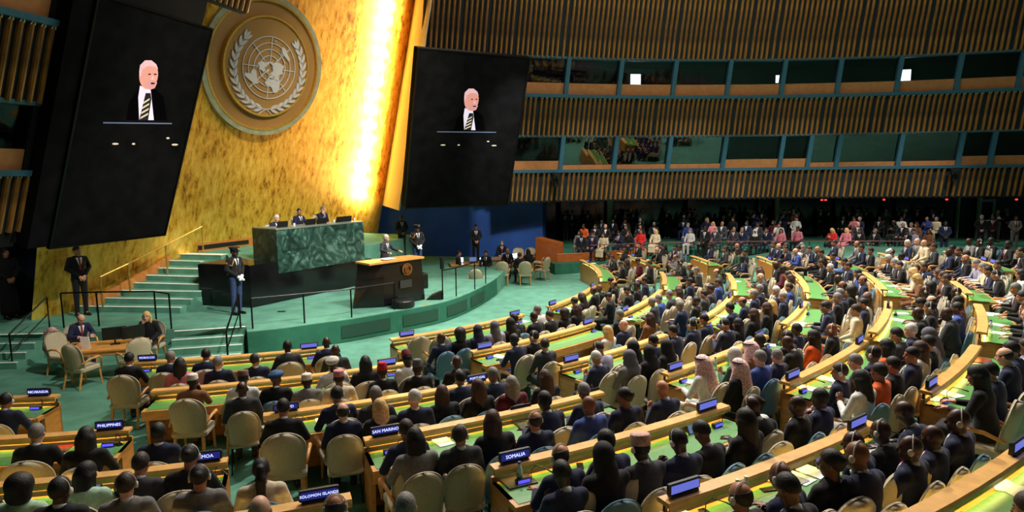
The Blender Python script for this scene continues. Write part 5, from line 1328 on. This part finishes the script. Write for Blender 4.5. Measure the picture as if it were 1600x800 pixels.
def clothes_text(look, c, hs):
    s = CLO[c][0]
    hw = {'K': '%s round cap', 'F': '%s fez cap', 'H': '%s headscarf', 'T': '%s head wrap', 'X': '%s pillbox cap'}
    ex = ''
    if ':' in look: ex = ' and ' + hw[look[0]] % CAPC[look.split(':')[1]][0]
    elif look[0] == 'G': ex = ' and red-and-white headcloth'
    if hs: ex += ' with earpiece'
    return s + ex
def fit_label(fmt, tx, place):
    for t in (tx, tx.replace(' with earpiece', ''), tx.split(' and ')[-1] if ' and ' in tx else tx):
        l = fmt % (t, place)
        if len(l.replace('-', ' ').split()) <= 16: return l
    return l
seats = []
rnd = random.Random(3)
for (px, py, look, cl, skin, pose, fl) in PEOPLE:
    if look[0] in 'lLyYpHGa' and pose in ('phone', 'down'): pose = 'phone2'
    Pz = POSES[pose]; hc = Pz['Hc']; sc_ = .97 + .06 * rnd.random()
    hp = on_floor(px, py, hc[2] * sc_)
    r = math.hypot(hp.x - C0.x, hp.y - C0.y); a = math.atan2(hp.y - C0.y, hp.x - C0.x)
    r += hc[1] * sc_                       # head sits forward of the hips
    i = max([k for k in range(7) if ROW_R[k] < r - .45] or [0]); base = ROW_R[i]; nxt = ROW_R[i + 1]
    u = r - base; room = nxt - base - .34
    thr = (1.5, 1.3, 1.3, 1.3, 1.2, .98, 1.0)[i]; room = nxt - base - .37; fl_, fh_ = ((.9, 1.2), (.9, 1.2), (.9, 1.2), (.88, 1.08), (.85, .98), (.78, .86), (.9, 1.1))[i]
    if u < thr or 'f' in fl: front = True; u = min(max(u, fl_), fh_)
    else: front = False; u = min(max(u, fh_ + .22), room)
    # which block
    best = min((D for D in DESKS if D['row'] == i + 1), key=lambda D: max(D['a0'] - a, 0, a - D['a1']), default=DESKS[0])
    seats.append(dict(i=i, u=u, a=a, front=front, D=best, look=look, cl=cl, skin=skin, pose=pose, fl=fl, sc=sc_))
# keep neighbours from sitting inside one another
from collections import defaultdict
rows_ = defaultdict(list)
for s in seats: rows_[(s['D']['row'], s['D']['sec'], s['front'])].append(s)
for key, L in rows_.items():
    L.sort(key=lambda s: s['a']); mn = .47
    for it in range(30):
        for k in range(len(L) - 1):
            rr = ROW_R[L[k]['i']] + L[k]['u']; gap = (L[k + 1]['a'] - L[k]['a']) * rr
            if gap < mn: d = (mn - gap) / 2 / rr * .8; L[k]['a'] -= d; L[k + 1]['a'] += d
    order = L[::-1] if key[1] == 0 else L
    dn = desk_name(key[0], key[1])
    for k, s in enumerate(order):
        s['nth'] = k + 1; s['place'] = '%s %sseat, %s' % (ordn(k + 1), '' if key[2] else 'rear ', dn)
for s in seats:
    rr = ROW_R[s['i']] + s['u']; p = polar(rr, s['a']); zf = floor_r(rr)
    if s['i'] + 1 < 8 and not s['front']: zf = floor_r(rr)
    dirv = V((C0.x - p.x, C0.y - p.y)).normalized(); rz = math.atan2(dirv.y, dirv.x) - math.pi / 2 + rnd.uniform(-.12, .12)
    tx = clothes_text(s['look'], s['cl'], 'h' in s['fl'])
    ex = None
    person(V((p.x, p.y, zf)), rz, s['look'], s['cl'], s['skin'], s['pose'], fit_label('person in %s, %s', tx, s['place']), 'seated delegates at the desks', s['sc'], 'h' in s['fl'], s['look'][0] in SKIRTLOOKS and rnd.random() < .5)
    kind = 'beige' if s['front'] else ('teal' if rnd.random() < .4 else 'small')
    chair(kind, V((p.x, p.y, zf)), rz, '%s chair under the person in %s seat' % (kind, s['place'].replace(' seat from sign', '').replace(',', ' of')) if False else '%s chair at %s' % ({'small': 'small beige'}.get(kind, kind), s['place']), 'chairs along the delegate desks')
# empty chairs
for k, (px, py, kd, lab) in enumerate(((657, 527, 'beige', 'empty beige chair nearest the sign of the first-row desk, block next to Poland'), (690, 527, 'beige', 'second empty beige chair at the first-row desk, block next to Poland'),
        (1248, 545, 'beige', 'empty beige chair behind the fourth-row desk, block next to Poland'), (1425, 690, 'beige', 'empty beige chair at the aisle end of the sixth-row desk, Poland block'))):
    p = on_floor(px, py, 1.0); dv = V((C0.x - p.x, C0.y - p.y, 0)).normalized(); q = p + dv * .3; q.z = floor_z(q.x, q.y)
    chair(kd, q, math.atan2(dv.y, dv.x) - math.pi / 2, lab)
# ================================================================== GALLERY
GALLERY = """
1 872 355 k G 2|1 892 354 k c 2|1 908 367 k k 4|1 926 367 d n 2|1 945 368 L e 2|1 967 364 k n 2|1 983 364 L k 2|1 1001 362 L r 2|1 1024 362 y e 1|1 1078 361 g w 1|1 1101 361 b k 2|1 1118 359 g c 1|1 1144 358 g c 2|1 1161 359 g n 2|1 1180 362 H:e k 4|1 1199 359 k n 2|1 1220 361 L p 2|1 1243 357 k p 3|1 1301 360 y r 1|1 1322 360 y p 1|1 1343 361 k k 3|1 1367 361 g k 2|1 1421 363 k k 3|1 1444 366 k l 2|1 1467 366 L t 3
2 912 354 d o 2|2 930 354 k k 2|2 946 354 B k 1|2 978 355 L k 2|2 1000 354 k k 2|2 1022 351 g k 2|2 1075 352 g b 1|2 1114 350 y p 1|2 1128 350 B c 2|2 1167 349 d n 2|2 1184 351 k c 3|2 1203 347 L m 2|2 1219 352 k w 2|2 1341 351 B c 1|2 1392 347 L k 2|2 1413 352 B k 2|2 1436 354 g G 2|2 1458 357 L t 2
3 978 345 k k 3|3 1000 344 w k 1|3 1069 343 k n 4|3 1088 340 g c 2|3 1107 344 y n 1|3 1126 339 w k 1|3 1146 343 L k 2|3 1166 339 B n 1|3 1220 341 k k 2|3 1244 342 k w 2|3 1318 340 g k 1|3 1335 342 d p 1|3 1353 344 w n 1|3 1374 342 k k 4|3 1428 346 l w 3|3 1449 342 B b 2|3 1471 344 g e 2|3 940 345 k c 2|3 958 345 k k 3
4 924 321 k n 2|4 960 327 k k 2|4 974 328 k k 3|4 994 329 g w 2|4 1032 328 w k 1|4 1021 326 k k 3|4 1047 324 k k 2|4 1261 335 l k 2|4 1284 338 H:e p 2|4 1266 325 k k 2|4 1273 324 B k 3|4 1298 341 H:k t 3|4 1166 324 k k 3|4 1328 328 k n 2|4 1381 326 k k 3|4 1344 326 k k 3|4 1415 330 w n 2|4 1462 328 k n 2|4 1478 333 k k 3
5 1523 347 k n 4|5 1559 331 B k 1|5 1569 328 g k 2|5 1588 336 k G 3|5 1534 335 w k 1|5 1551 335 k k 3
6 1124 361 k k 4
"""
rg = random.Random(11)
GALLERY += '|'.join('4 %d %d k %s %d' % (x + rg.randint(-6, 6), rg.randint(321, 333), rg.choice('kkncG'), rg.choice((1, 2, 2, 3, 4))) for x in (862, 878, 896, 912, 940, 1064, 1078, 1094, 1110, 1128, 1148, 1184, 1200, 1226, 1240, 1312, 1356, 1370, 1396, 1432, 1446))
TZ = {1: .5, 2: .65, 3: .8, 4: .8, 5: .8, 6: .45}
gal = defaultdict(list)
CROWDV, CROWDF, CROWDM, CROWDMATS = [], [], [], []
def crowd_person(loc, rz, look, cl, skin, pose):
    P_ = POSES[pose]; M0 = Matrix.Translation(loc) @ Matrix.Rotation(rz, 4, 'Z'); cm = cmat(cl)
    L_ = [(P_['body'], None, SKIN[skin]), (P_['jacket'], None, cm), (P_['trousers'], None, cm)]
    if look in 'kdgwbB' and cl in 'kncG': L_.append((P_['shirt'], None, SHIRT))
    hn = {'k': 'hair_short', 'd': 'hair_short', 'g': 'hair_short', 'w': 'hair_short', 'b': 'hair_fringe', 'l': 'hair_long', 'L': 'hair_long', 'y': 'hair_long', 'H': 'headscarf'}.get(look[0])
    if hn: L_.append((HAIR[hn], P_['head'], capm(look.split(':')[1]) if ':' in look else mat('crowd_hair_' + look[0], lin(*HC[look[0]][1]), .7)))
    for me, Mx, m in L_:
        co, fs = low(me, .07); T = np.array(M0 @ Mx if Mx is not None else M0); o = sum(len(v) for v in CROWDV)
        CROWDV.append(co @ T[:3, :3].T + T[:3, 3])
        if m not in CROWDMATS: CROWDMATS.append(m)
        CROWDF.extend(tuple(i + o for i in f) for f in fs); CROWDM.extend([CROWDMATS.index(m)] * len(fs))
for tok in GALLERY.replace('\n', '|').split('|'):
    t = tok.split()
    if len(t) >= 6: gal[int(t[0])].append((float(t[1]), float(t[2]), t[3], t[4], int(t[5])))
for tier, L in gal.items():
    L.sort()
    for k, (px, py, look, cl, skin) in enumerate(L):
        standing = tier >= 4
        pose = rnd.choice(['clasp', 'clasp2', 'hold'] if standing else ['lap', 'lapL', 'lapR', 'lap', 'phone', 'chin'])
        hc = POSES[pose]['Hc']; p = on_floor(px, py, hc[2], TZ[tier])
        rmin = {1: 36.3, 2: 38.7, 3: 41.0, 4: 41.6, 5: 36.4, 6: 35.0}[tier]; rmax = {1: 37.9, 2: 40.2, 3: 42.6, 4: 43.0, 5: 43.0, 6: 35.5}[tier]
        rr = rho(p.x, p.y); rr2 = min(max(rr, rmin), rmax); dd = V((p.x - W0.x, p.y - W0.y, 0)).normalized(); q = W0 + dd * rr2
        z = TZ[tier] if tier != 5 else (.5 if rr2 < 38.2 else .65 if rr2 < 40.5 else .8)
        if tier == 6: z = min(floor_z(q.x, q.y), .6)
        q.z = z
        tgt = V((-4, 19, 0)) if rnd.random() < .8 else V((2, 12, 0))
        dv = V((tgt.x - q.x, tgt.y - q.y)).normalized(); rz = math.atan2(dv.y, dv.x) - math.pi / 2
        if tier == 5: rz = math.atan2(-q.y, -q.x) - math.pi / 2 + .3
        if tier in (2, 3, 4):
            crowd_person(q, rz, look, cl, skin, pose)
            if tier == 2: chair('grey', q, rz, 'grey chair, %s from wooden barrier, second gallery tier' % ordn(k + 1), 'chairs in the back gallery')
            continue
        where = {1: 'first gallery tier', 2: 'second gallery tier', 3: 'third gallery tier', 4: 'standing behind the gallery', 5: 'standing by the gallery door', 6: 'aisle before the gallery'}[tier]
        lab = fit_label('person in %s, %s', clothes_text(look, cl, False), '%s from wooden barrier, %s' % (ordn(k + 1), where))
        if tier == 6: lab = 'person in black suit standing in the aisle before the gallery handrail'
        person(q, rz, look, cl, skin, pose, lab, 'people in the back gallery', 1.0, False, look[0] in 'Lyhl' and rnd.random() < .6)
        if not standing: chair('grey', q, rz, 'grey chair, %s from wooden barrier, %s' % (ordn(k + 1), where), 'chairs in the back gallery')
cme = bpy.data.meshes.new('gallery_crowd'); cme.from_pydata(np.concatenate(CROWDV).tolist(), [], CROWDF)
for m in CROWDMATS: cme.materials.append(m)
cme.polygons.foreach_set('material_index', CROWDM); cme.polygons.foreach_set('use_smooth', [True] * len(CROWDF)); cme.update()
tag(link('gallery_crowd', cme), 'dim crowd seated and standing behind the front gallery tier', 'crowd', kind='stuff')
# ================================================================== STAGE PEOPLE
def facing(p, tx, ty): return math.atan2(ty - p.y, tx - p.x) - math.pi / 2
def stander(px, py, zf, look, cl, skin, pose, tgt, lab, s=1.0, feet=None, riser=None, **kw):
    hc = POSES[pose]['Hc']; p = on_floor(px, py, hc[2] * s, zf); p.z = zf
    if feet:
        q = at_z(*feet, zf); h_ = (q - CAM).length; k_ = at_y(px, py, q.y); s = (k_.z - zf) / hc[2]; p = q; print('feet scale', s)
    if riser:
        rz_ = facing(p, *tgt); o_ = MB().box((0, 0, (zf - SZ) / 2), (.56, .5, zf - SZ), bev=.02).build('riser_block', BMAR); o_.location = (p.x, p.y, SZ); o_.rotation_euler = (0, 0, rz_); tag(o_, riser, 'riser')
    return person(p, facing(p, *tgt), look, cl, skin, pose, lab, None, s, **kw)
gl = Field((-.2, .05, .8), (.2, .36, 1.1), .011)
for w, d in (((-.07, .17, 1.00), (.7, .3, -.5)), ((.07, .19, .99), (-.7, .25, -.5))):
    w = np.array(w); d = np.array(d) / np.linalg.norm(d); gl.cap(w, w + d * .1, .042, .046, .01); gl.cap(w + d * .1, w + d * .16, .043, .03, .01)
GLOVES = gl.mesh('glove')
UNI = mat('uniform_trousers', lin(44, 62, 104), .8); BRAID = mat('gold_braid', lin(206, 150, 60), .5)
patch_me = MB().box((0, 0, 0), (.02, .07, .08), bev=.006).mesh('shoulder_patch'); belt_me = ring2(.16, .172, 0, .05, 28).mesh('belt')
cord_me = MB().tube([(.1, .1, 1.42), (.16, .14, 1.36), (.18, .13, 1.28), (.19, .05, 1.3), (.19, .0, 1.4)], .012, 6).mesh('shoulder_cord', True)
button_me = MB().lathe([(.008, 0), (.006, .006)], 8).mesh('button')
def officer(e, P_):
    inst('glove', GLOVES, e, None, SHIRT)
    for sx in (-1, 1): inst('shoulder_patch', patch_me, e, Matrix.Translation((sx * .247, .0, 1.33)), BRAID)
    inst('belt', belt_me, e, Matrix.Translation((0, .0, 1.02)) @ Matrix.Diagonal((1.18, .9, 1, 1)), SHOE)
    inst('shoulder_cord', cord_me, e, None, BRAID)
    for k in range(3): inst('button', button_me, e, Matrix.Translation((.05, .125, 1.08 + .07 * k)) @ Matrix.Rotation(R(-90), 4, 'X'), BRAID)
    inst('cap_badge', button_me, e, P_['head'] @ Matrix.Translation((0, .125, .1)) @ Matrix.Rotation(R(-90), 4, 'X') @ Matrix.Diagonal((3, 3, 1, 1)), BRAID)
stander(16, 395, SZ, 'l', 'k', 2, 'clasp', (-3, 12), 'person in black dress standing by the navy wall', 1.0, feet=(18, 498), skirt=True)
stander(126, 392, SZ, 'k', 'k', 2, 'clasp', (-2, 12), 'person in dark suit with red tie standing at foot of gold wall', 1.02, feet=(129, 493), tie=1)
stander(362, 394, SZ, 'P', 'k', 4, 'clasp', (2, 14), 'officer in peaked cap and white gloves standing before the black marble base', 1.02, feet=(371, 491), extra=officer, trouser=UNI, tie=3)
stander(600, 372, .99, 'w', 'c', 1, 'speak', (6, 16), 'person in charcoal suit with silver tie speaking at the lectern', 1.0, tie=2, riser='low black riser under the speaker at the lectern')
stander(651, 357, 1.18, 'P', 'k', 3, 'clasp', (6, 8), 'officer in peaked cap and white gloves standing behind the lectern', 1.0, riser='black block step under the gloved officer behind the lectern', extra=officer, trouser=UNI, tie=3)
stander(627, 341, 1.18, 'k', 'k', 4, 'clasp2', (4, 10), 'person in black suit standing behind the gloved officer near the blue wall', 1.02, riser='black block step under the suited person near the blue wall')
stander(743, 355, SZ, 'k', 'k', 2, 'clasp', (4, 8), 'person in black suit standing alone before the blue wall', 1.02)
for px, py, look, cl, sk, pose, lab in ((429, 341, 'w', 'n', 1, 'desk', 'person in navy suit reading at the green rostrum, farthest from the lectern'), (468, 331, 'k', 'n', 2, 'lapR', 'person in navy suit with earpiece at the middle of the green rostrum'), (502, 327, 'g', 'n', 1, 'chin', 'person in navy suit with chin on hand at the green rostrum')):
    d_ = ray(px, py); t_ = ((bf - CAM).dot(NS) - 1.15) / d_.dot(NS); hp = CAM + d_ * t_; p = V((hp.x, hp.y, hp.z - POSES[pose]['Hc'][2])); print('rostrum', p)
    rz = facing(p, p.x + NS.x, p.y + NS.y)
    person(p, rz, look, cl, sk, pose, lab, None, 1.0, look == 'k')
    chair('cream', p, rz, 'cream chair on the rostrum, ' + {'w': 'farthest from the lectern', 'k': 'in the middle', 'g': 'nearest the lectern'}[look])
# ================================================================== SECRETARIAT DESK (floor level, by the stage steps)
def table(name, loc, rz, w, d, h, label, m=WOOD):
    e = empty(name, loc, rz); tag(e, label, 'table')
    MB().box((0, 0, h - .03), (w, d, .06), bev=.012).build('table_top', m, e)
    MB().box((0, 0, h - .1), (w - .08, d - .08, .09)).build('apron', m, e)
    for sx in (-1, 1):
        for sy in (-1, 1): MB().tube([(sx * (w / 2 - .08), sy * (d / 2 - .08), h - .1), (sx * (w / 2 - .08), sy * (d / 2 - .08), 0)], [.035, .025], 8).build('leg', m, e)
    return e
tp = at_z(172, 540, .75); tz = V((tp.x, tp.y, 0))
table('secretariat_table', tz + V((-.1, .1, 0)), .25, 1.5, .95, .75, 'orange wood secretariat table by the stage steps')
def monitor(loc, rz, w, h, lab):
    e = empty('desk_monitor', loc, rz); tag(e, lab, 'monitor')
    MB().box((0, 0, .12 + h / 2), (w, .03, h), bev=.006).build('case', BLACK, e); MB().box((0, -.016, .12 + h / 2), (w * .93, .004, h * .88)).build('screen', mat('screen_off', lin(14, 15, 18), .25), e)
    MB().tube([(0, .02, 0), (0, .02, .2)], .02, 6).build('stand', BLACK, e); MB().box((0, .02, .008), (.2, .14, .016)).build('base', BLACK, e)
for k, (dx, dy, rz) in enumerate(((.05, .12, .5), (.42, .25, .9))): monitor(tz + V((dx, dy, .75)), rz, .5, .3, 'black flat monitor on the secretariat table, %s' % ('near its white card' if k == 0 else 'nearest the stage steps'))
e = MB().box((0, 0, .14), (.2, .012, .28)).build('paper_sign', PAPER); e.location = tz + V((-.42, -.22, .75)); e.rotation_euler = (.1, 0, .1); tag(e, 'white printed card standing on the secretariat table', 'card')
def sitter(px, py, zf, look, cl, sk, pose, tgt, lab, ch=None, chlab=None, **kw):
    p = on_floor(px, py, POSES[pose]['Hc'][2], zf); p.z = zf; rz = facing(p, *tgt)
    person(p, rz, look, cl, sk, pose, lab, None, 1.0, **kw)
    if ch: chair(ch, p, rz, chlab)
sitter(122, 497, 0, 'b', 'n', 1, 'down', (tz.x, tz.y), 'person in navy suit seated at the secretariat table beside pink coat', 'beige', 'beige chair of the suited person at the secretariat table', tie=1)
sitter(232, 493, 0, 'y', 'k', 1, 'chin', (tz.x + .6, tz.y - 2.2), 'person in black jacket and white blouse seated near the stage steps', 'beige', 'beige chair beside the stage steps', skirt=False)
p = on_floor(187, 512, 1.1, 0); 
for k, (px, py, tx, ty, lab) in enumerate(((126, 535, tz.x + .2, tz.y + 1, 'empty beige chair turned to the secretariat table, its back to the aisle'), (208, 527, tz.x - .6, tz.y + .7, 'empty beige chair at the secretariat table nearest its monitors'), (98, 520, tz.x, tz.y, 'beige chair draped with a pale pink coat at the secretariat table'))):
    p = on_floor(px, py, 1.0, 0); p.z = 0; chair('beige', p, facing(p, tx, ty), lab)
cp = on_floor(82, 530, .75, 0)
ct = Field((-.3, -.2, -.1), (.3, .2, .75), .02); ct.cap((0, 0, .66), (-.02, .02, .1), .1, .15, 0); ct.cap((-.12, 0, .62), (-.2, .03, .2), .07, .08, .05); ct.cap((.12, 0, .62), (.18, -.04, .15), .07, .08, .05)
o_ = link('draped_coat', ct.mesh('draped_coat')); o_.data.materials.append(mat('coat_pink', lin(190, 140, 136), .9, var=.15)); o_.location = (cp.x, cp.y, .3); tag(o_, 'pale pink coat hung over a beige chair back', 'coat')
# ------------------------------------------------------------------ second secretariat table near the gallery barrier
t2 = at_z(735, 412, .75); t2 = V((t2.x, t2.y, 0))
table('secretariat_table', t2 + V((0, .3, 0)), .2, 1.9, 1.0, .75, 'secretariat table crowded with laptops beside the curved stage corner')
t3 = at_z(790, 405, .75); t3 = V((t3.x, t3.y, 0))
table('secretariat_table', t3 + V((.2, .3, 0)), -.3, 1.7, 1.0, .75, 'secretariat table ringed by beige chairs near the wooden barrier')
for px, py, look, cl, sk, tgt, lab in ((759, 396, 'k', 'k', 2, (t2.x, t2.y - 3), 'person in black suit seated between the two secretariat tables'), (784, 380, 'g', 'k', 1, (t3.x, t3.y), 'person in black suit at the far side of the chair-ringed table'), (793, 392, 'b', 'k', 2, (t3.x, t3.y - 2), 'person in black suit leaning over the chair-ringed table'), (812, 399, 'd', 'k', 2, (t3.x, t3.y + 1), 'person in black suit nearest the barrier at the chair-ringed table'), (825, 393, 'l', 'k', 2, (t3.x, t3.y + 1), 'person in black dress nearest the barrier at the chair-ringed table'), (717, 396, 'k', 'k', 2, (t2.x, t2.y), 'person in black suit behind the laptops by the curved stage corner')):
    sitter(px, py, 0, look, cl, sk, 'lap', tgt, lab)
for k, (px, py, tx, ty) in enumerate(((785, 408, t3.x, t3.y + 2), (820, 408, t3.x + .6, t3.y + 2), (847, 402, t3.x - 1, t3.y + .3), (843, 391, t3.x, t3.y - 1), (827, 388, t3.x, t3.y - 1.5), (809, 388, t3.x, t3.y - 2), (743, 420, t2.x, t2.y + 2))):
    p = on_floor(px, py, 1.0, 0); p.z = 0
    chair('beige', p, facing(p, tx, ty), 'beige chair, %s round the secretariat tables counted from the stage side' % ordn(k + 1), 'beige chairs round the secretariat tables')
# ================================================================== THINGS ON THE DESKS
def desk_pt(px, py):
    p = on_floor(px, py, .749); D, a = near_desk(p); z = D['z'] + .749
    p = at_z(px, py, z); r = math.hypot(p.x - C0.x, p.y - C0.y); a = math.atan2(p.y - C0.y, p.x - C0.x)
    r = min(max(r, D['r'] + .16), D['r'] + .52); a = min(max(a, D['a0'] + .1 / r), D['a1'] - .1 / r)
    return polar(r, a, z), a, D
def lapt(D): return desk_name(D['row'], D['sec'])
NB = defaultdict(int); NPH = defaultdict(int); NLT = defaultdict(int)
CLEAR = mat('clear_plastic', (.75, .85, .88), .12, trans=.0, spec=.6, var=.05); BLUECAP = mat('cap_blue', lin(40, 60, 170), .4); LABELM = mat('bottle_label', lin(150, 190, 196), .5)
bt = MB().lathe([(.03, 0), (.033, .01), (.033, .12), (.03, .15), (.014, .19), (.014, .205)], 14).mesh('bottle_body', True); bc = MB().lathe([(.016, .203), (.016, .225)], 12).mesh('cap'); bl2 = MB().lathe([(.0335, .05), (.0335, .11)], 14).mesh('label_band', True)
for px, py in ((541, 795), (799, 741), (914, 707), (1120, 768), (1131, 762), (1074, 582), (1087, 570), (1124, 566), (1261, 474), (1547, 518), (912, 572)):
    q, a, D = desk_pt(px, py); e = empty('water_bottle', q, a); NB[lapt(D)] += 1; tag(e, '%s plastic water bottle on the %s' % (ordn(NB[lapt(D)]), lapt(D)), 'bottle', 'water bottles on the desks')
    inst('bottle_body', bt, e, None, CLEAR); inst('cap', bc, e, None, BLUECAP if px not in (1120, 1131, 912) else NOSING); inst('label_band', bl2, e, None, LABELM if px not in (912,) else PAPER)
ph = MB().box((0, 0, .005), (.075, .15, .01), bev=.003).mesh('case'); phs = MB().box((0, 0, .0105), (.068, .14, .001)).mesh('screen')
for px, py in ((891, 718), (1185, 758), (1092, 795), (632, 700), (833, 552), (1225, 752), (1010, 715), (190, 690), (1390, 757)):
    q, a, D = desk_pt(px, py); e = empty('mobile_phone', q, a + rnd.uniform(0, 3)); NPH[lapt(D)] += 1; tag(e, '%s dark mobile phone lying on the %s' % (ordn(NPH[lapt(D)]), lapt(D)), 'phone', 'phones on the desks')
    inst('case', ph, e, None, BLACK); inst('screen', phs, e, None, mat('phone_glass', lin(30, 32, 38), .15))
TABS = mat('tablet_screen', lin(120, 140, 190), .3, emit=lin(110, 130, 190), estr=.5)
for px, py, kind in ((812, 655, 'laptop'), (905, 622, 'laptop'), (1273, 723, 'tablet'), (1039, 533, 'tablet'), (1030, 652, 'tablet'), (150, 760, 'tablet'), (1195, 435, 'laptop'), (1263, 440, 'laptop'), (1502, 445, 'laptop')):
    q, a, D = desk_pt(px, py); e = empty('laptop' if kind == 'laptop' else 'tablet', q, a + math.pi / 2); NLT[lapt(D)] += 1; tag(e, ('%s open black laptop on the %s' if kind == 'laptop' else '%s lit tablet propped up on the %s') % (ordn(NLT[lapt(D)]), lapt(D)), kind)
    if kind == 'laptop':
        MB().box((0, 0, .01), (.33, .23, .018), bev=.004).build('keyboard_deck', BLACK, e); MB().box((0, -.02, .02), (.28, .11, .003)).build('keys', mat('keys_grey', lin(48, 48, 52), .6), e)
        MB().hexa([V((-.165, .11, .015)), V((.165, .11, .015)), V((.165, .125, .015)), V((-.165, .125, .015)), V((-.165, .17, .22)), V((.165, .17, .22)), V((.165, .185, .22)), V((-.165, .185, .22))]).build('lid', BLACK, e)
    else:
        MB().hexa([V((-.13, -.02, 0)), V((.13, -.02, 0)), V((.13, -.005, 0)), V((-.13, -.005, 0)), V((-.13, .06, .17)), V((.13, .06, .17)), V((.13, .075, .165)), V((-.13, .075, .165))]).build('case', BLACK, e)
        MB().hexa([V((-.118, -.018, .008)), V((.118, -.018, .008)), V((.118, -.016, .008)), V((-.118, -.016, .008)), V((-.118, .056, .163)), V((.118, .056, .163)), V((.118, .058, .163)), V((-.118, .058, .163))]).build('screen', TABS, e)
        MB().hexa([V((-.1, .05, 0)), V((.1, .05, 0)), V((.1, .12, 0)), V((-.1, .12, 0)), V((-.1, .06, .1)), V((.1, .06, .1)), V((.1, .065, .1)), V((-.1, .065, .1))]).build('stand', BLACK, e)
pages = MB().box((0, 0, .004), (.21, .297, .008)).mesh('paper_sheets'); pages.materials.append(PAPER)
npap = defaultdict(int)
for px, py in ((1225, 738), (1335, 695), (1247, 728), (1292, 592), (1250, 604), (1052, 795), (655, 698), (690, 688), (640, 655), (1180, 536), (1395, 440), (1398, 447), (1408, 490), (1402, 500), (1540, 480), (1556, 520), (1560, 508), (1243, 508), (1230, 503), (1450, 620), (1465, 612), (1560, 757), (1585, 765), (1075, 596), (825, 555), (780, 557), (500, 640), (360, 652), (700, 608), (820, 492), (890, 482), (985, 470), (1030, 466), (1130, 494), (930, 408), (970, 500), (1010, 520), (1520, 490), (1385, 456), (1150, 440)):
    q, a, D = desk_pt(px, py); o_ = link('paper_sheets', pages); o_.location = q; o_.rotation_euler = (0, 0, a + math.pi / 2 + rnd.uniform(-.5, .5)); k_ = lapt(D); npap[k_] += 1
    tag(o_, '%s stack of white paper on the %s' % (ordn(npap[k_]), k_), 'paper', 'papers on the desks')
fold = MB().box((0, 0, .007), (.34, .24, .014), bev=.003)
fm = fold.mesh('folder')
for px, py, c, nm in ((95, 697, (120, 20, 24), 'dark red'), (1528, 563, (150, 50, 30), 'rust red'), (1215, 745, (150, 150, 150), 'grey'), (800, 743, (60, 44, 36), 'brown')):
    q, a, D = desk_pt(px, py); o_ = link('folder', fm.copy()); o_.data.materials.append(mat('folder_' + nm.replace(' ', '_'), lin(*c), .5)); o_.location = q; o_.rotation_euler = (0, 0, a + math.pi / 2); tag(o_, '%s folder lying on the %s' % (nm, lapt(D)), 'folder')
# bag on the floor by the teal chair, camera pods on the balcony fronts
q = at_z(247, 668, floor_z(-5.2, 9)); e = empty('floor_bag', q, .3); tag(e, 'black bag standing on the carpet behind the teal chair', 'bag'); MB().box((0, 0, .2), (.36, .2, .38), bev=.04).build('bag_body', BLACK, e); MB().tube([(-.1, 0, .38), (-.08, 0, .5), (.08, 0, .5), (.1, 0, .38)], .012, 6).build('strap', BLACK, e)
for px, py, lab in ((865, 275, 'black camera rig clamped to the lower slatted band near the wall screen'), (1487, 270, 'black camera rig clamped to the lower slatted band near the far aisle')):
    s = s_of_px(px, py); p, t, nn = back_frame(s, 4.3); p = p + nn * .42; e = empty('camera_rig', p, math.atan2(t.y, t.x)); tag(e, lab, 'camera')
    MB().box((0, -.1, .25), (.4, .3, .3), bev=.03).build('camera_body', BLACK, e); MB().tube([(0, -.25, .25), (0, -.45, .2)], [.09, .11], 12).build('lens', BLACK, e); MB().box((0, .0, 0), (.2, .3, .5)).build('bracket', BLACK, e)
# rostrum top things
for k, (u, w) in enumerate(((.55, .3), (1.75, .35), (2.25, .35), (3.1, .3), (3.45, .35))):
    p = q0 + DS * u - NS * (.2 + w * .5); e = empty('rostrum_laptop', V((p.x, p.y, 3.01)), math.atan2(DS.y, DS.x)); tag(e, 'low black monitor on the green rostrum, %s from its steps end' % ordn(k + 1), 'monitor')
    MB().hexa([V((-.2, -.02, 0)), V((.2, -.02, 0)), V((.2, .04, 0)), V((-.2, .04, 0)), V((-.2, -.05, .2)), V((.2, -.05, .2)), V((.2, -.035, .2)), V((-.2, -.035, .2))]).build('case', BLACK, e); MB().box((0, .1, .006), (.2, .12, .012)).build('base', BLACK, e)
gl2 = MB().lathe([(.028, 0), (.032, .005), (.036, .11)], 12).mesh('drinking_glass', True)
for u in (.95, 3.7, 2.7):
    p = q0 + DS * u - NS * .25; o_ = inst('drinking_glass', gl2, None, None, CLEAR); o_.location = (p.x, p.y, 3.01); tag(o_, 'clear water glass on the green rostrum %s' % {.95: 'by the reading person', 3.7: 'at the lectern end', 2.7: 'before the person with chin on hand'}[u], 'glass')
# secretariat laptops
for k, (T_, dx, dy) in enumerate(((t2, -.5, .3), (t2, .1, .4), (t2, .6, .2), (t3, .0, .4), (t3, .5, .2))):
    e = empty('laptop', V((T_.x + dx, T_.y + dy, .75)), .2 * k); tag(e, 'open laptop with %s screen on secretariat table, %s' % (('pale', 'blue')[k % 2], ordn(k + 1) + ' from the stage'), 'laptop')
    MB().box((0, 0, .01), (.34, .24, .02)).build('keyboard_deck', BLACK, e); MB().box((0, .12, .13), (.34, .015, .22)).build('lid', BLACK, e); MB().box((0, .111, .13), (.31, .003, .19)).build('screen', TABS if k % 2 else SCREENW, e)
